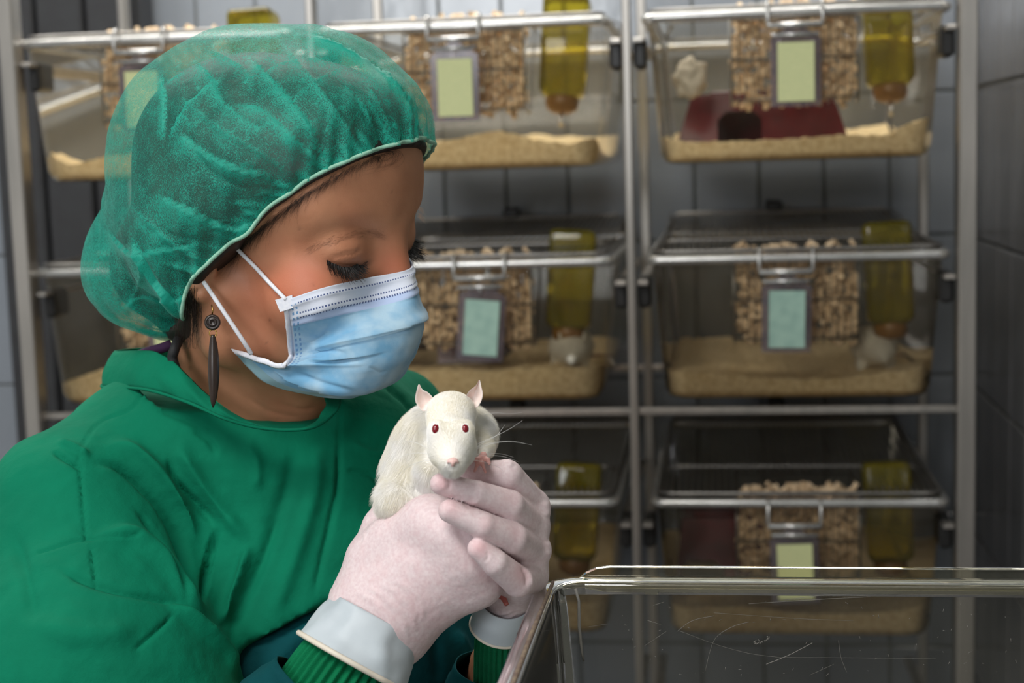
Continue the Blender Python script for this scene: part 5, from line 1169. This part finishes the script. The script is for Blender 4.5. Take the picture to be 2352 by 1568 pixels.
E4(915, 1155, .862, 52, 46, 46, .006, -.25); RT.chain([C4(905, 1150, .860, 44), C4(960, 1158, .858, 26), C4(985, 1170, .858, 15)], k=.004)
RT.chain([C4(1000, 1040, .86, 34), C4(985, 1090, .855, 28), C4(1000, 1140, .855, 18)], k=.006)
RT.chain([C4(1095, 1000, .865, 34), C4(1112, 1030, .855, 20), C4(1110, 1046, .842, 11)], k=.006)
E4(1036, 948, .848, 57, 50, 56, .010); E4(1036, 985, .838, 52, 46, 46, .008); RT.chain([C4(1037, 1000, .828, 44), C4(1038, 1030, .815, 39), C4(1040, 1056, .806, 27)], k=.008)
E4(1014, 1036, .820, 22, 24, 22, .010); E4(1063, 1036, .820, 22, 24, 22, .010); E4(1040, 1064, .808, 19, 16, 18, .008); E4(1038, 1050, .83, 34, 26, 30, .008)
for ex in (1001, 1068): E4(ex, 984, .812, 16, 19, 13, .010)
V, Q = RT.mesh(); V = lap(V, Q, 1); N = normals(V, Q); V = strokes(V, N, [([(912, 1102), (945, 1130), (980, 1168)], 4, -.0014, 'g'), ([(1027, 1072), (1040, 1077), (1053, 1071)], 2.5, -.0006, 'g')])
def rpart(name, V, F, m, **k): return wpart(name, V, F, m, rat, RL, **k)
rpart('body', V, Q, M_ratskin)
x, y, d = PX(V); 
# fur
tri = np.concatenate([Q[:, [0, 1, 2]], Q[:, [0, 2, 3]]]); ar = np.linalg.norm(np.cross(V[tri[:, 1]] - V[tri[:, 0]], V[tri[:, 2]] - V[tri[:, 0]]), axis=1); ct_ = V[tri].mean(1); cx_, cy_, cd_ = PX(ct_); cn_ = N[tri[:, 0]]
vw = (ct_ - CAM); vw /= np.linalg.norm(vw, axis=1)[:, None]; wgt = ar * np.where((cn_ * vw).sum(1) > .35, .25, 1.)
wgt *= (np.hypot(cx_ - 1040, cy_ - 1062) > 12) * (np.hypot(cx_ - 1001, (cy_ - 986) * .8) > 10) * (np.hypot(cx_ - 1068, (cy_ - 986) * .8) > 10)
wgt *= 1 + 1.5 * (cy_ < 1085) * (cx_ > 960)
NF = 100000; ti = rng.choice(len(tri), NF, p=wgt / wgt.sum()); bc = rng.dirichlet((1, 1, 1), NF); root = (V[tri[ti]] * bc[:, :, None]).sum(1); nr = N[tri[ti, 0]]; rx_, ry_, rd_ = PX(root)
nose = P(1040, 1062, .80); headm = smooth01((1090 - ry_) / 40) * smooth01((rx_ - 965) / 20) * smooth01((.868 - rd_) / .02)
fl_ = (root - nose); fl_ /= np.linalg.norm(fl_, axis=1)[:, None]; dn_ = CV(-.25, -1, 0.1); fl_ = fl_ * headm[:, None] + (dn_ * .8 + .25 * fl_) * (1 - headm)[:, None]
fl_ += rng.normal(size=fl_.shape) * .14; fl_ -= nr * (fl_ * nr).sum(1)[:, None]; fl_ /= np.linalg.norm(fl_, axis=1)[:, None] + 1e-9
Lf = (.0016 * headm + .0052 * (1 - headm)) * rng.uniform(.6, 1.25, NF) * (1 - .55 * headm * np.exp(-(np.hypot(rx_ - 1040, ry_ - 1050) / 35) ** 2)); lift = .34 * (1 - headm) + .22 * headm
ts = np.array([0, .33, .67, 1.]); paths = root[:, None] + (nr[:, None] * (lift[:, None, None] * ts[None, :, None] * (1 - .35 * ts[None, :, None])) + fl_[:, None] * ts[None, :, None]) * Lf[:, None, None]
M_fur, nt_, b_ = mat('white_fur', (.90, .88, .82), .6); b_.inputs['Specular IOR Level'].default_value = .25
hi_ = nd(nt_, 'ShaderNodeTexCoord'); n_1 = setin(nd(nt_, 'ShaderNodeTexNoise'), Scale=60., Detail=2.); nt_.links.new(hi_.outputs['Object'], n_1.inputs['Vector']); rm_ = nd(nt_, 'ShaderNodeValToRGB'); rm_.color_ramp.elements[0].position = .35; rm_.color_ramp.elements[1].position = .65
rm_.color_ramp.elements[0].color = (.92, .88, .76, 1); rm_.color_ramp.elements[1].color = (.93, .92, .90, 1); nt_.links.new(n_1.outputs['Fac'], rm_.inputs[0]); nt_.links.new(rm_.outputs[0], b_.inputs['Base Color'])
fibres('fur', None, paths, np.full(NF, .000042), M_fur, rat, RL)
# eyes, nose, ears, paws, whiskers, tail
m_, nt_, b_ = mat('red_eye', (.20, .003, .012), .08); b_.inputs['Coat Weight'].default_value = .6
for ex in (1001, 1068):
    c = P(ex, 986, .8094); f = Field(*[np.arange(c[i] - .005, c[i] + .005, .0004) for i in range(3)]); A = np.array([R[:, 0], R[:, 1], R[:, 2]]); f.ell(c, (rp(9.5, .81), rp(13, .81), rp(11, .81)), A, k=.001); v_, q_ = f.mesh(); o_ = rpart('eye', v_, q_, m_)
    o_['label'] = 'dark red eye'
c = P(1040, 1061, .7995); f = Field(*[np.arange(c[i] - .007, c[i] + .007, .0005) for i in range(3)]); A = np.array([R[:, 0], R[:, 1], R[:, 2]])
f.ell(c, (rp(14, .8), rp(11, .8), rp(12, .8)), A, k=.001); f.ell(P(1033, 1066, .799), (.0009, .0012, .002), A, k=.0008, mode='sub'); f.ell(P(1047, 1066, .799), (.0009, .0012, .002), A, k=.0008, mode='sub'); v_, q_ = f.mesh(); rpart('nose', v_, q_, pinkmat('nose_pink', (.84, .58, .54), (.80, .52, .48)))
def ear(out, ctr, d, sgn):
    o = catmull([P(a, b, d) for a, b in out], 40, True); cpt = P(*ctr, d + .0045); n = 40; V = []; 
    for t in (1, .8, .55, .3): V += [cpt + (q - cpt) * t + CV(0, 0, -.0016 * (1 - (2 * t - 1) ** 2)) for q in o]
    V.append(cpt); V = np.array(V); V2 = V + CV(0, 0, -.0011); m0 = len(V); F = []
    for r_ in range(3):
        for k in range(n): l_ = (k + 1) % n; F.append((r_ * n + k, r_ * n + l_, (r_ + 1) * n + l_, (r_ + 1) * n + k)); F.append(tuple(m0 + t for t in F[-1][::-1]))
    for k in range(n): l_ = (k + 1) % n; F.append((3 * n + k, 3 * n + l_, 4 * n)); F.append((m0 + 4 * n, m0 + 3 * n + l_, m0 + 3 * n + k)); F.append((k, m0 + k, m0 + l_, l_))
    rpart('ear', np.concatenate([V, V2]), F, M_earp)
ear([(962, 882), (956, 900), (954, 920), (962, 936), (972, 944), (988, 938), (996, 918), (984, 902), (970, 894)], (977, 924), .846, 1)
ear([(1101, 872), (1106, 890), (1109, 906), (1104, 924), (1094, 936), (1078, 934), (1070, 914), (1077, 898), (1092, 886)], (1085, 918), .846, -1)
def paw(c, fs, m, name, r0=9, rf=4.2):
    cc = P(*c); f = Field(*[np.arange(cc[i] - .016, cc[i] + .016, .0006) for i in range(3)]); f.cone(cc, rp(r0, .84), cc + CV(.0005, .001, -.001), rp(r0, .84), k=.002)
    for ch in fs:
        q = [(P(a, b, d_), rp(r_, .84)) for a, b, d_, r_ in ch]; f.chain([(cc, rp(rf * 1.3, .84))] + q, k=.0012)
    v_, q_ = f.mesh(); return rpart(name, v_, q_, m)
paw((1108, 1050, .838), [[(1097, 1064, .834, 4.5), (1090, 1082, .832, 3.2)], [(1107, 1064, .834, 4.2), (1115, 1084, .833, 3.2)], [(1094, 1054, .834, 4.2), (1078, 1058, .833, 3)], [(1120, 1056, .836, 5), (1124, 1064, .835, 4)]], M_pink, 'front_paw')
paw((985, 1162, .851), [[(1000, 1156, .848, 4), (1012, 1150, .846, 3)], [(998, 1164, .848, 4), (1010, 1158, .846, 3)], [(994, 1168, .849, 3.5), (1005, 1164, .848, 3)]], M_red2, 'hind_paw', 7)
tl_ = catmull([P(930, 1200, .895), P(980, 1290, .905), P(1060, 1370, .90), P(1128, 1378, .888), P(1150, 1368, .872), P(1164, 1388, .866)], 30); tv, tf = tube_geo(tl_, np.linspace(.0038, .0014, 30), 8); rpart('tail', tv, tf, M_red2)
wh = []
for a in ([(1070, 1040), (1120, 1022), (1165, 1014), (1208, 1019)], [(1070, 1036), (1125, 1018), (1175, 1013), (1222, 1022)], [(1072, 1046), (1110, 1042), (1150, 1042), (1180, 1050)], [(1068, 1050), (1110, 1046), (1155, 1048), (1190, 1060)], [(1072, 1030), (1130, 1005), (1170, 985), (1200, 965)],
          [(1112, 952), (1140, 948), (1170, 950), (1200, 947)], [(1068, 1056), (1100, 1058), (1140, 1070), (1165, 1088)], [(1010, 1050), (970, 1040), (930, 1045), (900, 1060)], [(1010, 1056), (975, 1058), (940, 1070), (915, 1090)], [(1010, 1044), (965, 1020), (930, 1012), (895, 1016)], [(1072, 1038), (1105, 1020), (1140, 1000), (1160, 975)]):
    z_ = catmull([P(q[0], q[1], .812 + .012 * i) for i, q in enumerate(a)], 12); wh.append(z_)
o_ = fibres('whiskers', None, np.array(wh), np.full(len(wh), .00013), mat('whisker', (.85, .85, .85), .4)[0], rat, RL, tip=.25)
